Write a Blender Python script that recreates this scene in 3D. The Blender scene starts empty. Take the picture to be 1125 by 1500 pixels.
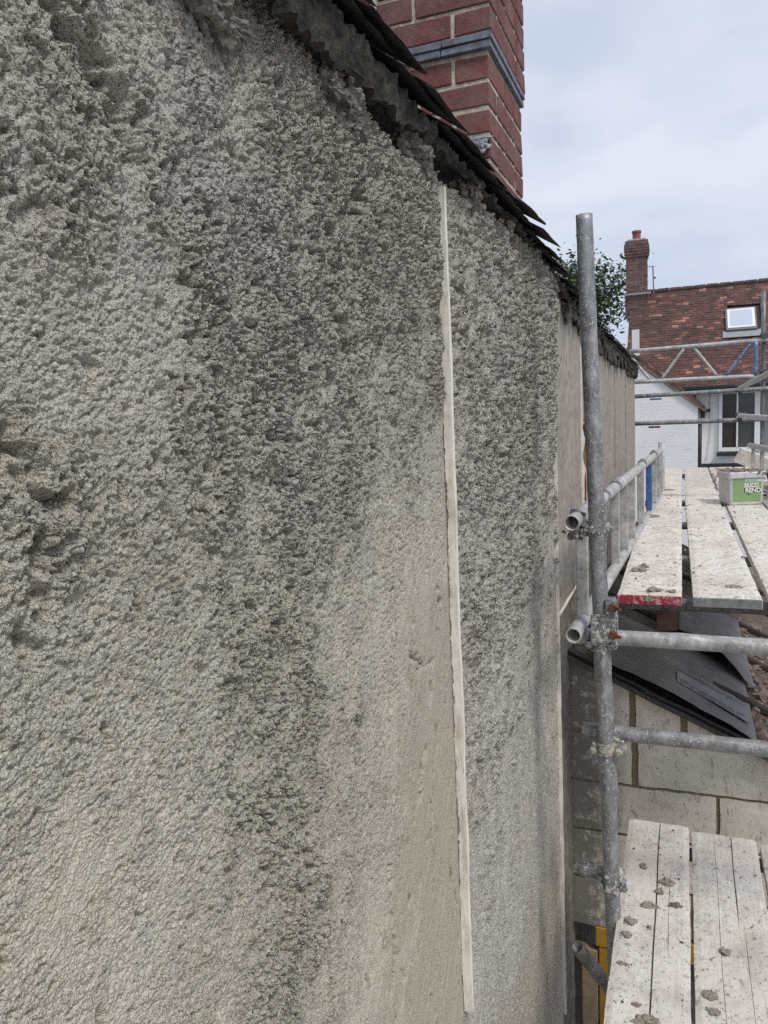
import bpy, bmesh, math, random
import numpy as np
from mathutils import Vector, Matrix, Euler, noise as mn
random.seed(7); np.random.seed(7)
S = bpy.context.scene
COL = S.collection
# ------------------------------------------------------------------ camera, sky, sun, exposure
cd = bpy.data.cameras.new('camera'); cam = bpy.data.objects.new('camera', cd); COL.objects.link(cam)
cd.sensor_fit = 'VERTICAL'; cd.sensor_height = 24.0; cd.lens = 24.0 * 1120 / 1500
cd.clip_start = 0.02; cd.clip_end = 1500
cr, cu, cb = Vector((0.93158, 0.36067, -0.04560)), Vector((-0.00255, 0.13190, 0.99126)), Vector((0.36353, -0.92332, 0.12380))
M4 = Matrix((cr, cu, cb)).transposed().to_4x4(); cam.matrix_world = M4
S.camera = cam
SUN_EL, SUN_AZ = 54, 128          # azimuth clockwise from +Y (seen from above)
W = bpy.data.worlds.new('World'); S.world = W; W.use_nodes = True
nt = W.node_tree; nt.nodes.clear()
def wn(t, **k):
    n = nt.nodes.new(t)
    for a, b in k.items(): setattr(n, a, b)
    return n
wo = wn('ShaderNodeOutputWorld'); bg = wn('ShaderNodeBackground'); bg.inputs[1].default_value = 0.1
sky = wn('ShaderNodeTexSky', sky_type='NISHITA', sun_disc=False)
sky.sun_elevation = math.radians(SUN_EL); sky.sun_rotation = math.radians(SUN_AZ)
tc = wn('ShaderNodeTexCoord')
mp = wn('ShaderNodeMapping'); mp.inputs['Scale'].default_value = (1.0, 1.0, 2.4)
nz = wn('ShaderNodeTexNoise'); nz.inputs['Scale'].default_value = 2.6; nz.inputs['Detail'].default_value = 4; nz.inputs['Roughness'].default_value = 0.5
rp = wn('ShaderNodeValToRGB')
rp.color_ramp.elements[0].position = 0.40; rp.color_ramp.elements[0].color = (4.4, 4.95, 6.0, 1)
rp.color_ramp.elements[1].position = 0.60; rp.color_ramp.elements[1].color = (5.9, 6.1, 6.9, 1)
mx = wn('ShaderNodeMixRGB'); mx.inputs[0].default_value = 0.93
nt.links.new(tc.outputs['Generated'], mp.inputs[0]); nt.links.new(mp.outputs[0], nz.inputs['Vector'])
nt.links.new(nz.outputs['Fac'], rp.inputs[0]); nt.links.new(sky.outputs[0], mx.inputs[1]); nt.links.new(rp.outputs[0], mx.inputs[2])
nt.links.new(mx.outputs[0], bg.inputs[0]); nt.links.new(bg.outputs[0], wo.inputs[0])
sd = bpy.data.lights.new('sun', 'SUN'); sd.energy = 1.5; sd.angle = math.radians(14); sd.color = (1.0, 0.965, 0.91)
sun = bpy.data.objects.new('sun', sd); COL.objects.link(sun)
el, az = math.radians(SUN_EL), math.radians(SUN_AZ)
sdir = Vector((math.sin(az) * math.cos(el), math.cos(az) * math.cos(el), math.sin(el)))
sun.rotation_euler = sdir.to_track_quat('Z', 'Y').to_euler(); sun.location = sdir * 30
S.cycles.use_denoising = False
vs = S.view_settings; vs.view_transform = 'Standard'; vs.look = 'None'; vs.exposure = 0.46; vs.gamma = 1; vs.use_curve_mapping = False

# ------------------------------------------------------------------ object helpers
def tag(o, label=None, cat=None, group=None, kind=None):
    if label: o['label'] = label
    if cat: o['category'] = cat
    if group: o['group'] = group
    if kind: o['kind'] = kind
    return o
def thing(name, loc, label, cat, group=None):
    o = bpy.data.objects.new(name, None); COL.objects.link(o); o.location = loc; o.empty_display_size = 0.05
    return tag(o, label, cat, group)
def link(name, me, mat=None, parent=None, smooth=False):
    """me is built in world coordinates; parent keeps it in place"""
    if isinstance(me, bmesh.types.BMesh):
        b = me; me = bpy.data.meshes.new(name); b.normal_update(); b.to_mesh(me); b.free()
    o = bpy.data.objects.new(name, me); COL.objects.link(o)
    if mat: 
        me.materials.clear(); me.materials.append(mat)
    if smooth: me.polygons.foreach_set('use_smooth', [True] * len(me.polygons))
    if parent is not None:
        o.parent = parent
        o.matrix_parent_inverse = world(parent).inverted()
    return o
def world(o):
    m = o.matrix_basis.copy()
    if o.parent: m = world(o.parent) @ o.matrix_parent_inverse @ m
    return m
def bx(bm, c, s, rot=None, bev=0.0, jit=0.0):
    m = Matrix.Translation(c) @ (rot.to_matrix().to_4x4() if rot is not None else Matrix()) @ Matrix.Diagonal((s[0], s[1], s[2], 1))
    r = bmesh.ops.create_cube(bm, size=1, matrix=m); vs_ = r['verts']
    if jit:
        for v in vs_: v.co += Vector((random.uniform(-jit, jit), random.uniform(-jit, jit), random.uniform(-jit, jit)))
    if bev:
        es = list({e for v in vs_ for e in v.link_edges})
        bmesh.ops.bevel(bm, geom=es, offset=bev, segments=1 if bev < .004 else 2, affect='EDGES', profile=0.6)
def box(name, c, s, mat, parent=None, rot=None, bev=0.0, jit=0.0):
    bm = bmesh.new(); bx(bm, c, s, rot, bev, jit); return link(name, bm, mat, parent)
def frame_of(d):
    d = Vector(d).normalized(); a = Vector((0, 0, 1)) if abs(d.z) < .9 else Vector((1, 0, 0))
    u = d.cross(a).normalized(); return u, d.cross(u).normalized(), d
def tube(bm, p0, p1, r, n=20, seg=1, wall=0.0, wob=0.0, cap=False, lump=None):
    """tube p0-p1; wall>0 makes it hollow with open ends; lump(p)->extra radius"""
    p0, p1 = Vector(p0), Vector(p1); u, w, d = frame_of(p1 - p0); L = (p1 - p0).length
    rings = []
    def ring(t, rr, disp=True):
        c = p0.lerp(p1, t); out = []
        for k in range(n):
            a = 2 * math.pi * k / n; dr = u * math.cos(a) + w * math.sin(a); q = c + dr * rr
            if disp and wob: q += dr * mn.noise(q * 60) * wob
            if disp and lump: q += dr * lump(q, dr)
            out.append(bm.verts.new(q))
        return out
    for i in range(seg + 1): rings.append(ring(i / seg, r))
    if wall:
        e = min(.25, .12 / max(L, .13))
        rings.append(ring(1, r - wall, False)); rings.append(ring(1 - e, r - wall, False)); 
        a0 = ring(0, r - wall, False); a1 = ring(e, r - wall, False)
        for a_, b_ in ((a1, a0), (a0, rings[0])):
            for k in range(n): bm.faces.new((a_[k], a_[(k + 1) % n], b_[(k + 1) % n], b_[k]))
        bm.faces.new(a1); bm.faces.new(list(reversed(rings[-1])))
    for i in range(len(rings) - 1):
        a_, b_ = rings[i], rings[i + 1]
        for k in range(n): bm.faces.new((a_[k], a_[(k + 1) % n], b_[(k + 1) % n], b_[k]))
    if cap and not wall:
        bm.faces.new(list(reversed(rings[0]))); bm.faces.new(rings[-1])
    return rings
def lumpy(bm, c, s, seed=0, sub=2, rough=.35, flat=None, f=1.3):
    r = bmesh.ops.create_icosphere(bm, subdivisions=sub, radius=1)
    off = Vector((seed * 3.1, seed * 7.7, seed * 1.3)); c = Vector(c)
    for v in r['verts']:
        k = 1 + rough * mn.noise(v.co * f + off) * 1.6 + rough * .6 * mn.noise(v.co * f * 3 + off)
        p = Vector((v.co.x * s[0], v.co.y * s[1], v.co.z * s[2])) * k
        if flat is not None and p.z < flat: p.z = flat
        v.co = c + p
# ------------------------------------------------------------------ material helper
class Mat:
    def __init__(s, name):
        s.m = bpy.data.materials.new(name); s.m.use_nodes = True; s.t = s.m.node_tree
        s.b = s.t.nodes['Principled BSDF']; s._co = None
    def n(s, t, ins=None, **k):
        x = s.t.nodes.new(t)
        for a, b in k.items(): setattr(x, a, b)
        for a, b in (ins or {}).items(): s.set(x.inputs[a], b)
        return x
    def set(s, sock, v):
        if isinstance(v, bpy.types.NodeSocket): s.t.links.new(v, sock)
        elif isinstance(v, tuple) and len(v) == 3 and sock.type == 'RGBA': sock.default_value = (*v, 1)
        else: sock.default_value = v
    def co(s, scale=None, obj=False):
        g = s.n('ShaderNodeNewGeometry').outputs['Position'] if not obj else s.n('ShaderNodeTexCoord').outputs['Object']
        if scale is None: return g
        return s.n('ShaderNodeMapping', {0: g, 'Scale': scale}).outputs[0]
    def noise(s, scale, detail=4, rough=.6, vec=None, dist=0):
        return s.n('ShaderNodeTexNoise', {'Vector': vec or s.co(), 'Scale': scale, 'Detail': detail, 'Roughness': rough, 'Distortion': dist}).outputs['Fac']
    def vor(s, scale, vec=None, feat='F1'):
        return s.n('ShaderNodeTexVoronoi', {'Vector': vec or s.co(), 'Scale': scale}, feature=feat).outputs['Distance']
    def ramp(s, fac, stops, interp='LINEAR'):
        r = s.n('ShaderNodeValToRGB', {0: fac}); cr_ = r.color_ramp; cr_.interpolation = interp
        while len(cr_.elements) < len(stops): cr_.elements.new(.5)
        for e, (p, c) in zip(cr_.elements, stops):
            e.position = p; e.color = (*c, 1) if isinstance(c, tuple) else (c, c, c, 1)
        return r.outputs[0]
    def mix(s, fac, a, b, mode='MIX'):
        return s.n('ShaderNodeMixRGB', {0: fac, 1: a, 2: b}, blend_type=mode).outputs[0]
    def math(s, op, a, b=0.0):
        return s.n('ShaderNodeMath', {0: a, 1: b}, operation=op).outputs[0]
    def attr(s, name): return s.n('ShaderNodeAttribute', attribute_name=name).outputs['Fac']
    def rand(s): return s.n('ShaderNodeObjectInfo').outputs['Random']
    def bump(s, h, st=.5, dist=.002, prev=None):
        i = {'Height': h, 'Strength': st, 'Distance': dist}
        if prev is not None: i['Normal'] = prev
        return s.n('ShaderNodeBump', i).outputs[0]
    def fin(s, col=None, rough=.85, bump=None, metal=0, spec=None):
        if col is not None: s.set(s.b.inputs['Base Color'], col)
        s.set(s.b.inputs['Roughness'], rough); s.set(s.b.inputs['Metallic'], metal)
        if spec is not None: s.set(s.b.inputs['Specular IOR Level'], spec)
        if bump is not None: s.set(s.b.inputs['Normal'], bump)
        return s.m
def simple(name, c, rough=.8, metal=0, var=.25, scale=30, bst=.3, bd=.002):
    m = Mat(name); f = m.noise(scale, 5, .65)
    c2 = tuple(x * (1 - var) for x in c); c3 = tuple(min(1, x * (1 + var)) for x in c)
    return m.fin(m.ramp(f, [(.3, c2), (.7, c3)]), rough, m.bump(m.noise(scale * 6, 4), bst, bd), metal)
# ------------------------------------------------------------------ materials
def mat_render(nm='rough_cement_render', k=1.0):
    m = Mat(nm)
    a = m.noise(3.0, 4, .6); b = m.noise(38, 5, .7)
    base = m.ramp(a, [(.35, (.56, .505, .405)), (.62, (.61, .57, .50))])
    base = m.mix(m.math('MULTIPLY', m.attr('warm'), .8), base, (.63, .57, .425))
    base = m.mix(m.ramp(b, [(.35, 0.0), (.75, 0.55)]), base, (.68, .66, .61))
    base = m.mix(m.ramp(m.noise(300 * k, 4, .75), [(.36, .6), (.49, 0.0)]), base, (.28, .25, .205))
    base = m.mix(m.ramp(m.noise(340 * k, 3, .7, m.co((1, 1.1, .9))), [(.56, 0.), (.68, .6)]), base, (.80, .78, .72))
    base = m.mix(m.ramp(m.noise(16, 7, .8, m.co((1, 1.4, .7))), [(.52, 0.), (.60, .32)]), base, (.36, .33, .28))
    base = m.mix(m.math('MULTIPLY', m.attr('rgh'), m.ramp(m.noise(70 * k, 5, .75), [(.50, 0.), (.60, .5)])), base, (.72, .70, .66))
    base = m.mix(m.math('MULTIPLY', m.attr('tan'), .7), base, (.45, .40, .315))
    base = m.mix(m.math('MULTIPLY', m.attr('stain'), .5), base, (.36, .29, .28))
    base = m.mix(m.math('MULTIPLY', m.attr('pale'), .5), base, (.66, .66, .67))
    rg = m.math('ADD', m.math('MULTIPLY', m.attr('rgh'), .75), .3)
    n1 = m.bump(m.math('MULTIPLY', m.noise(165 * k, 4, .72), rg), 1.0, .0135 / k)
    n2 = m.bump(m.vor(400 * k, m.co()), .8, .0025 / k, n1)
    return m.fin(base, .93, n2, spec=.2)
def mat_smooth_render():
    m = Mat('smooth_scratched_render')
    a = m.noise(2.5, 4, .6, m.co((1, 3, .8))); b = m.noise(60, 5, .7)
    base = m.ramp(a, [(.35, (.37, .33, .275)), (.65, (.44, .405, .35))])
    base = m.mix(m.ramp(m.noise(28, 6, .8, m.co((1, 1, .5))), [(.42, .0), (.62, .75)]), base, (.22, .19, .17))
    base = m.mix(m.ramp(m.noise(4, 5, .7, m.co((1, 2.2, .8))), [(.45, 0.), (.75, .5)]), base, (.24, .215, .20))
    base = m.mix(m.math('MULTIPLY', m.attr('stain'), .6), base, (.24, .20, .20))
    n1 = m.bump(m.noise(150, 5, .75), .5, .002); n2 = m.bump(m.noise(14, 4, .6), .5, .006, n1)
    return m.fin(base, .92, n2, spec=.2)
def mat_dark_render():
    m = Mat('old_damp_render')
    base = m.ramp(m.noise(22, 6, .75), [(.38, (.13, .12, .10)), (.56, (.24, .215, .185)), (.72, (.36, .34, .30))])
    return m.fin(base, .9, m.bump(m.noise(70, 6, .75), .8, .006))
def mat_galv(name='galvanised_tube', splat=.5, dark=1.0, tint=(1, 1, 1), mid=.27):
    m = Mat(name)
    f = m.noise(26, 5, .65, m.co((1, 1, .45)))
    c = m.ramp(f, [(.32, tuple(mid * .48 * dark * t for t in tint)), (.55, tuple(mid * dark * t for t in tint)), (.72, tuple(mid * 1.7 * dark * t for t in tint))])
    sp = m.ramp(m.noise(85, 4, .8), [(.60 - .1 * splat, 0.), (.66 - .1 * splat, 1.)])
    big = m.ramp(m.noise(9, 4, .7), [(.36, 0.), (.62, 1.)])
    sp = m.math('MULTIPLY', sp, big)
    dots = m.math('LESS_THAN', m.vor(120), .22)
    dots = m.math('MULTIPLY', dots, m.ramp(m.noise(14, 3), [(.42, 0.), (.55, 1.)]))
    fac = m.math('MAXIMUM', sp, dots)
    c = m.mix(fac, c, (.62, .61, .57))
    met = m.math('MULTIPLY', m.math('SUBTRACT', 1.0, fac), .45)
    nb = m.bump(fac, .8, .002, m.bump(m.noise(240, 4, .7), .35, .001))
    return m.fin(c, m.ramp(fac, [(0., .5), (1., .9)]), nb, met)
def mat_alu():
    m = Mat('white_dusted_aluminium')
    c = m.ramp(m.noise(14, 6, .75), [(.3, (.24, .24, .245)), (.52, (.45, .445, .43)), (.72, (.66, .65, .62))])
    c = m.mix(m.ramp(m.noise(60, 5, .85), [(.56, 0.), (.63, .8)]), c, (.15, .14, .12))
    return m.fin(c, .6, m.bump(m.noise(160, 4), .3, .001), .15)
def mat_board(name, c1, c2, c3, speck=(.17, .14, .11), seedoff=0.0, speckamt=0.0, grainamt=.5):
    m = Mat(name)
    g = m.noise(14, 6, .7, m.co((9, .9, 3)), .4)
    c = m.ramp(g, [(.3, c1), (.5, c2), (.7, c3)])
    gr = m.ramp(m.noise(60, 5, .75, m.co((6, .22, 2))), [(.28, 1.), (.44, 0.)])
    c = m.mix(m.math('MULTIPLY', gr, grainamt), c, tuple(x * .42 for x in c1))
    bl = m.ramp(m.noise(7, 6, .75), [(.42, 0.), (.66, .75)])
    c = m.mix(bl, c, tuple(min(.9, x * 1.15) for x in c3))
    c = m.mix(m.ramp(m.noise(5, 7, .8, m.co((1.6, .8, 1)), .5), [(.50, 0.), (.60, .55)]), c, tuple(x * .68 for x in c2))
    c = m.mix(m.ramp(m.noise(19, 6, .8), [(.50, 0.), (.62, .5)]), c, (.80, .78, .74))
    dt = m.ramp(m.noise(34, 6, .8), [(.60 - speckamt, 0.), (.69 - speckamt, .8)])
    c = m.mix(dt, c, speck)
    dots = m.math('LESS_THAN', m.vor(75), .14 + speckamt)
    c = m.mix(m.math('MULTIPLY', dots, .85), c, tuple(x * .6 for x in speck))
    wet = m.ramp(m.noise(3.5, 5, .7), [(.48, 0.), (.68, .5)])
    c = m.mix(wet, c, (.50, .42, .34))
    nb = m.bump(m.math('ADD', dots, dt), .6, .002, m.bump(gr, -.5, .002, m.bump(m.noise(90, 5, .7, m.co((3, .5, 1))), .5, .002)))
    return m.fin(c, .85, nb)
def mat_brick(name, stops, spot=(.6, .55, .5)):
    m = Mat(name)
    c = m.ramp(m.rand(), stops)
    c = m.mix(m.ramp(m.noise(28, 5, .7), [(.35, 0.), (.7, .65)]), c, tuple(x * .45 for x in stops[0][1]))
    c = m.mix(m.ramp(m.noise(9, 4, .7), [(.55, 0.), (.75, .35)]), c, (.36, .16, .14))
    c = m.mix(m.ramp(m.noise(45, 6, .85, m.co((1, 1, 2.5))), [(.60, 0.), (.68, .55)]), c, (.50, .42, .36))
    c = m.mix(m.ramp(m.noise(120, 3, .8), [(.66, 0.), (.70, .7)]), c, spot)
    c = m.mix(m.ramp(m.noise(6, 6, .8), [(.40, .0), (.62, .4)]), c, (.27, .20, .185))
    return m.fin(c, .85, m.bump(m.noise(110, 6, .8), .9, .006))
def mat_block():
    m = Mat('aircrete_block')
    c = m.ramp(m.noise(6, 5, .7), [(.3, (.68, .61, .51)), (.6, (.83, .77, .67))])
    ed = m.n('ShaderNodeNewGeometry').outputs['Pointiness']
    sc = m.ramp(m.noise(22, 6, .8, m.co((1.6, 1, .6)), 1.2), [(.54, 0.), (.64, .7)])
    c = m.mix(sc, c, (.20, .18, .16))
    c = m.mix(m.math('MULTIPLY', m.math('LESS_THAN', m.vor(26), .09), .8), c, (.14, .10, .09))
    # damp, mortar-smeared end next to the rendered wall
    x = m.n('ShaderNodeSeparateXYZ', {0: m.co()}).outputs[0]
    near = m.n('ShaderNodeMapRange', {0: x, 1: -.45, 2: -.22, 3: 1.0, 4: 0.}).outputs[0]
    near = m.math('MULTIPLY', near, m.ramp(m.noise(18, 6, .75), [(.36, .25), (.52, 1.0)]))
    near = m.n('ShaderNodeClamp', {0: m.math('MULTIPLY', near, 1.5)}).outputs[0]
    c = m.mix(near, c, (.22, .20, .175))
    return m.fin(c, .95, m.bump(sc, -.6, .003, m.bump(m.noise(60, 6, .75, m.co((1, 1, .4))), .6, .004)))
def mat_tile():
    m = Mat('clay_tile')
    c = m.ramp(m.rand(), [(0., (.075, .042, .036)), (.35, (.115, .058, .048)), (.6, (.15, .068, .052)), (.8, (.115, .055, .045)), (.93, (.25, .115, .085)), (1., (.44, .24, .18))])
    c = m.mix(m.ramp(m.noise(2.2, 5, .8), [(.40, 0.), (.66, .75)]), c, (.05, .038, .034))
    c = m.mix(m.ramp(m.noise(7, 5, .8), [(.64, 0.), (.70, .75)]), c, (.42, .32, .27))
    return m.fin(c, .9, m.bump(m.noise(30, 4), .4, .01))
def mat_white_brick():
    m = Mat('white_painted_brick')
    co = m.n('ShaderNodeMapping', {0: m.co(), 'Rotation': (math.radians(90), 0, 0)}).outputs[0]
    sx = m.n('ShaderNodeSeparateXYZ', {0: m.co()})
    v = m.n('ShaderNodeCombineXYZ', {0: sx.outputs[0], 1: sx.outputs[2], 2: sx.outputs[1]}).outputs[0]
    br = m.n('ShaderNodeTexBrick', {'Vector': v, 'Scale': 1.0, 'Mortar Size': .006, 'Mortar Smooth': .6, 'Brick Width': .225, 'Row Height': .075, 'Color1': (1, 1, 1), 'Color2': (.9, .9, .9), 'Mortar': (0, 0, 0)})
    c = m.ramp(m.noise(3, 5, .7), [(.3, (.74, .75, .76)), (.6, (.82, .82, .82))])
    c = m.mix(m.ramp(m.noise(5, 7, .8, m.co((1, 1, 3.0)), .9), [(.57, 0.), (.66, .45)]), c, (.46, .45, .44))
    nb = m.bump(br.outputs['Color'], .28, .010, m.bump(m.noise(25, 5, .7), .6, .012))
    return m.fin(c, .8, nb)
def mat_leaf():
    m = Mat('leaf')
    c = m.ramp(m.rand() if 0 else m.noise(1.6, 4, .8), [(.3, (.04, .07, .03)), (.55, (.085, .12, .055)), (.75, (.16, .20, .11))])
    m.fin(c, .6); m.b.inputs['Transmission Weight'].default_value = 0
    return m.m
R_ROUGH = mat_render(); R_ROUGHB = mat_render('rough_cement_render_beyond_bead', .5); R_SMOOTH = mat_smooth_render(); R_OLD = mat_dark_render()
GALV = mat_galv(); GALV_TOP = mat_galv('weathered_galvanised_pole', .45, 1.0, (.97, 1, 1.02), .30); GALV_CLEAN = mat_galv('pale_galvanised_tube', .3, 1.35, (1, 1, .98), .33)
GALV_DARK = mat_galv('dull_dark_tube', .1, .42); ALU = mat_alu()
COUP = mat_galv('mortar_crusted_coupler', 1.0, .8); RUST = simple('rusty_bolt', (.16, .065, .035), .9, .3, .5, 60)
CRUST = simple('dried_mortar_crust', (.42, .41, .37), .95, 0, .3, 90, .8, .004)
DROP = simple('mortar_dropping', (.31, .285, .235), .95, 0, .35, 120, .9, .003)
DROP_D = simple('dark_debris', (.11, .09, .075), .95, 0, .4, 120, .9, .003)
BLUE = simple('scuffed_blue_paint', (.07, .13, .34), .55, .1, .35, 40)
BLUE2 = mat_galv('worn_blue_paint_steel', .5, 1.0, (.5, .75, 1.35), .30)
BEAD = Mat('weathered_white_bead')
BEAD = BEAD.fin(BEAD.mix(BEAD.ramp(BEAD.noise(50, 6, .8, BEAD.co((1, 1.5, .22))), [(.46, 0.), (.62, .8)]), (.84, .80, .72), (.52, .46, .37)), .8, BEAD.bump(BEAD.noise(120, 5, .7, BEAD.co((1, 1, .15))), .6, .002))
B_UP = mat_board('upper_deck_board', (.56, .49, .41), (.69, .63, .555), (.80, .76, .70), (.26, .22, .18), 0, .055, .55)
B_LO = mat_board('lower_deck_board', (.50, .455, .405), (.62, .575, .525), (.73, .70, .655), (.24, .22, .19), 0, .02, .5)
WOOD_END = simple('board_edge_wood', (.36, .29, .22), .9, 0, .3, 40)
RED = Mat('worn_red_paint'); RED = RED.fin(RED.mix(RED.ramp(RED.noise(50, 5, .8), [(.5, 0.), (.6, 1.)]), (.33, .02, .05), (.52, .33, .33)), .6)
PLATE = simple('grey_green_end_plate', (.235, .25, .235), .6, .3, .35, 50)
SLATE = Mat('mossy_old_slate')
SLATE = SLATE.fin(SLATE.mix(SLATE.ramp(SLATE.noise(30, 6, .8), [(.50, 0.), (.70, .75)]), (.050, .049, .048), (.19, .175, .14)), .85, SLATE.bump(SLATE.noise(90, 6, .75), .7, .004))
TIMB = Mat('mortar_stained_timber')
TIMB = TIMB.fin(TIMB.ramp(TIMB.noise(24, 6, .75, TIMB.co((1, .5, 1))), [(.40, (.045, .04, .033)), (.56, (.12, .112, .092)), (.72, (.30, .285, .25))]), .95, TIMB.bump(TIMB.noise(120, 6, .8), 1.0, .02))
DARKW = simple('dark_old_timber', (.05, .042, .034), .95, 0, .3, 30)
BRICK = mat_brick('red_brick', [(0., (.19, .055, .055)), (.4, (.22, .062, .058)), (.7, (.165, .055, .062)), (.93, (.25, .072, .055)), (1., (.34, .10, .05))])
MORT = simple('lime_mortar', (.60, .53, .43), .95, 0, .3, 60, .9, .005)
BLUEB = simple('blue_grey_creasing_tile', (.15, .17, .20), .75, 0, .45, 35)
HBRICK = mat_brick('dark_sooty_brick', [(0., (.12, .065, .055)), (.5, (.15, .075, .06)), (1., (.10, .06, .055))], (.5, .48, .45))
LEAD = simple('grey_lead', (.30, .31, .33), .55, .3, .3, 20)
HWHITE = mat_white_brick(); TILE = mat_tile()
BLOCK = mat_block(); BMORT = simple('brown_block_mortar', (.245, .20, .125), .95, 0, .25, 50, .8, .004)
MEMB = Mat('grey_roof_membrane')
MEMB = MEMB.fin(MEMB.mix(MEMB.ramp(MEMB.noise(45, 5, .8), [(.6, 0.), (.68, .5)]), MEMB.ramp(MEMB.noise(8, 4), [(.3, (.15, .148, .148)), (.7, (.24, .235, .23))]), (.28, .27, .25)), .75, MEMB.bump(MEMB.noise(12, 4), .4, .006))
MEMBP = simple('pale_membrane_print', (.27, .265, .29), .7, 0, .2)
BLACKP = simple('black_plastic', (.018, .018, .02), .5, 0, .3)
BLACKPD = simple('dusty_black_edge', (.06, .06, .058), .8, 0, .5, 60)
ROOFB = Mat('dirty_roof_boarding')
ROOFB = ROOFB.fin(ROOFB.ramp(ROOFB.noise(14, 6, .75), [(.35, (.07, .052, .04)), (.55, (.14, .11, .085)), (.72, (.23, .19, .155))]), .95, ROOFB.bump(ROOFB.noise(50, 6, .8), .9, .008))
RUBBLE = simple('reddish_rubble', (.25, .195, .17), .95, 0, .5, 40, .8, .005)
YELL = simple('yellow_paint', (.46, .25, .03), .6, 0, .2, 12); WOODO = simple('orange_brown_wood', (.42, .22, .09), .75, 0, .3, 20)
PLW = Mat('white_plastic_film'); PLW = PLW.fin(PLW.ramp(PLW.noise(30, 4), [(.3, (.55, .55, .54)), (.7, (.74, .74, .73))]), .45)
ORANGE = simple('orange_print', (.60, .33, .22), .6, 0, .25, 80); INK = simple('dark_ink', (.03, .015, .012), .6); WINK = simple('white_ink', (.78, .78, .78), .5, 0, .06)
BUCK = Mat('dirty_white_bucket'); BUCK = BUCK.fin(BUCK.mix(BUCK.ramp(BUCK.noise(30, 6, .8), [(.5, 0.), (.68, .6)]), (.60, .61, .62), (.33, .29, .25)), .5, BUCK.bump(BUCK.noise(90, 4), .3, .002))
GREEN = Mat('green_label'); GREEN = GREEN.fin(GREEN.mix(GREEN.ramp(GREEN.noise(14, 5, .8), [(.45, 0.), (.75, .5)]), (.22, .36, .15), (.44, .50, .24)), .5)
LGREY = simple('pale_label_strip', (.62, .70, .60), .5, 0, .1)
GLASS = Mat('dark_window_glass'); GLASS = GLASS.fin(GLASS.ramp(GLASS.noise(1.5, 3), [(.35, (.035, .022, .020)), (.7, (.05, .045, .045))]), .08)
GLASSG = Mat('grey_blind_glass'); GLASSG = GLASSG.fin((.075, .08, .085), .08)
SKYG = Mat('skylight_glass'); SKYG = SKYG.fin((.10, .12, .14), .03, metal=.9); SKYG.node_tree.nodes['Principled BSDF'].inputs['Base Color'].default_value = (.85, .9, .95, 1)
UPVC = simple('white_painted_timber', (.78, .79, .80), .5, 0, .05, 10)
BLK = simple('black_paint', (.02, .022, .025), .5, 0, .3); POT = simple('terracotta_pot', (.25, .088, .068), .8, 0, .25, 12)
BARK = simple('bark', (.09, .07, .05), .9, 0, .3, 8); LEAF = mat_leaf()
GRND = Mat('gravel_ground'); GRND = GRND.fin(GRND.ramp(GRND.noise(3, 8, .75), [(.3, (.12, .11, .095)), (.7, (.24, .22, .19))]), .95, GRND.bump(GRND.noise(40, 5), .6, .01))
SOFF = simple('grey_skylight_frame', (.17, .175, .18), .5, .2, .15)
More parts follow.
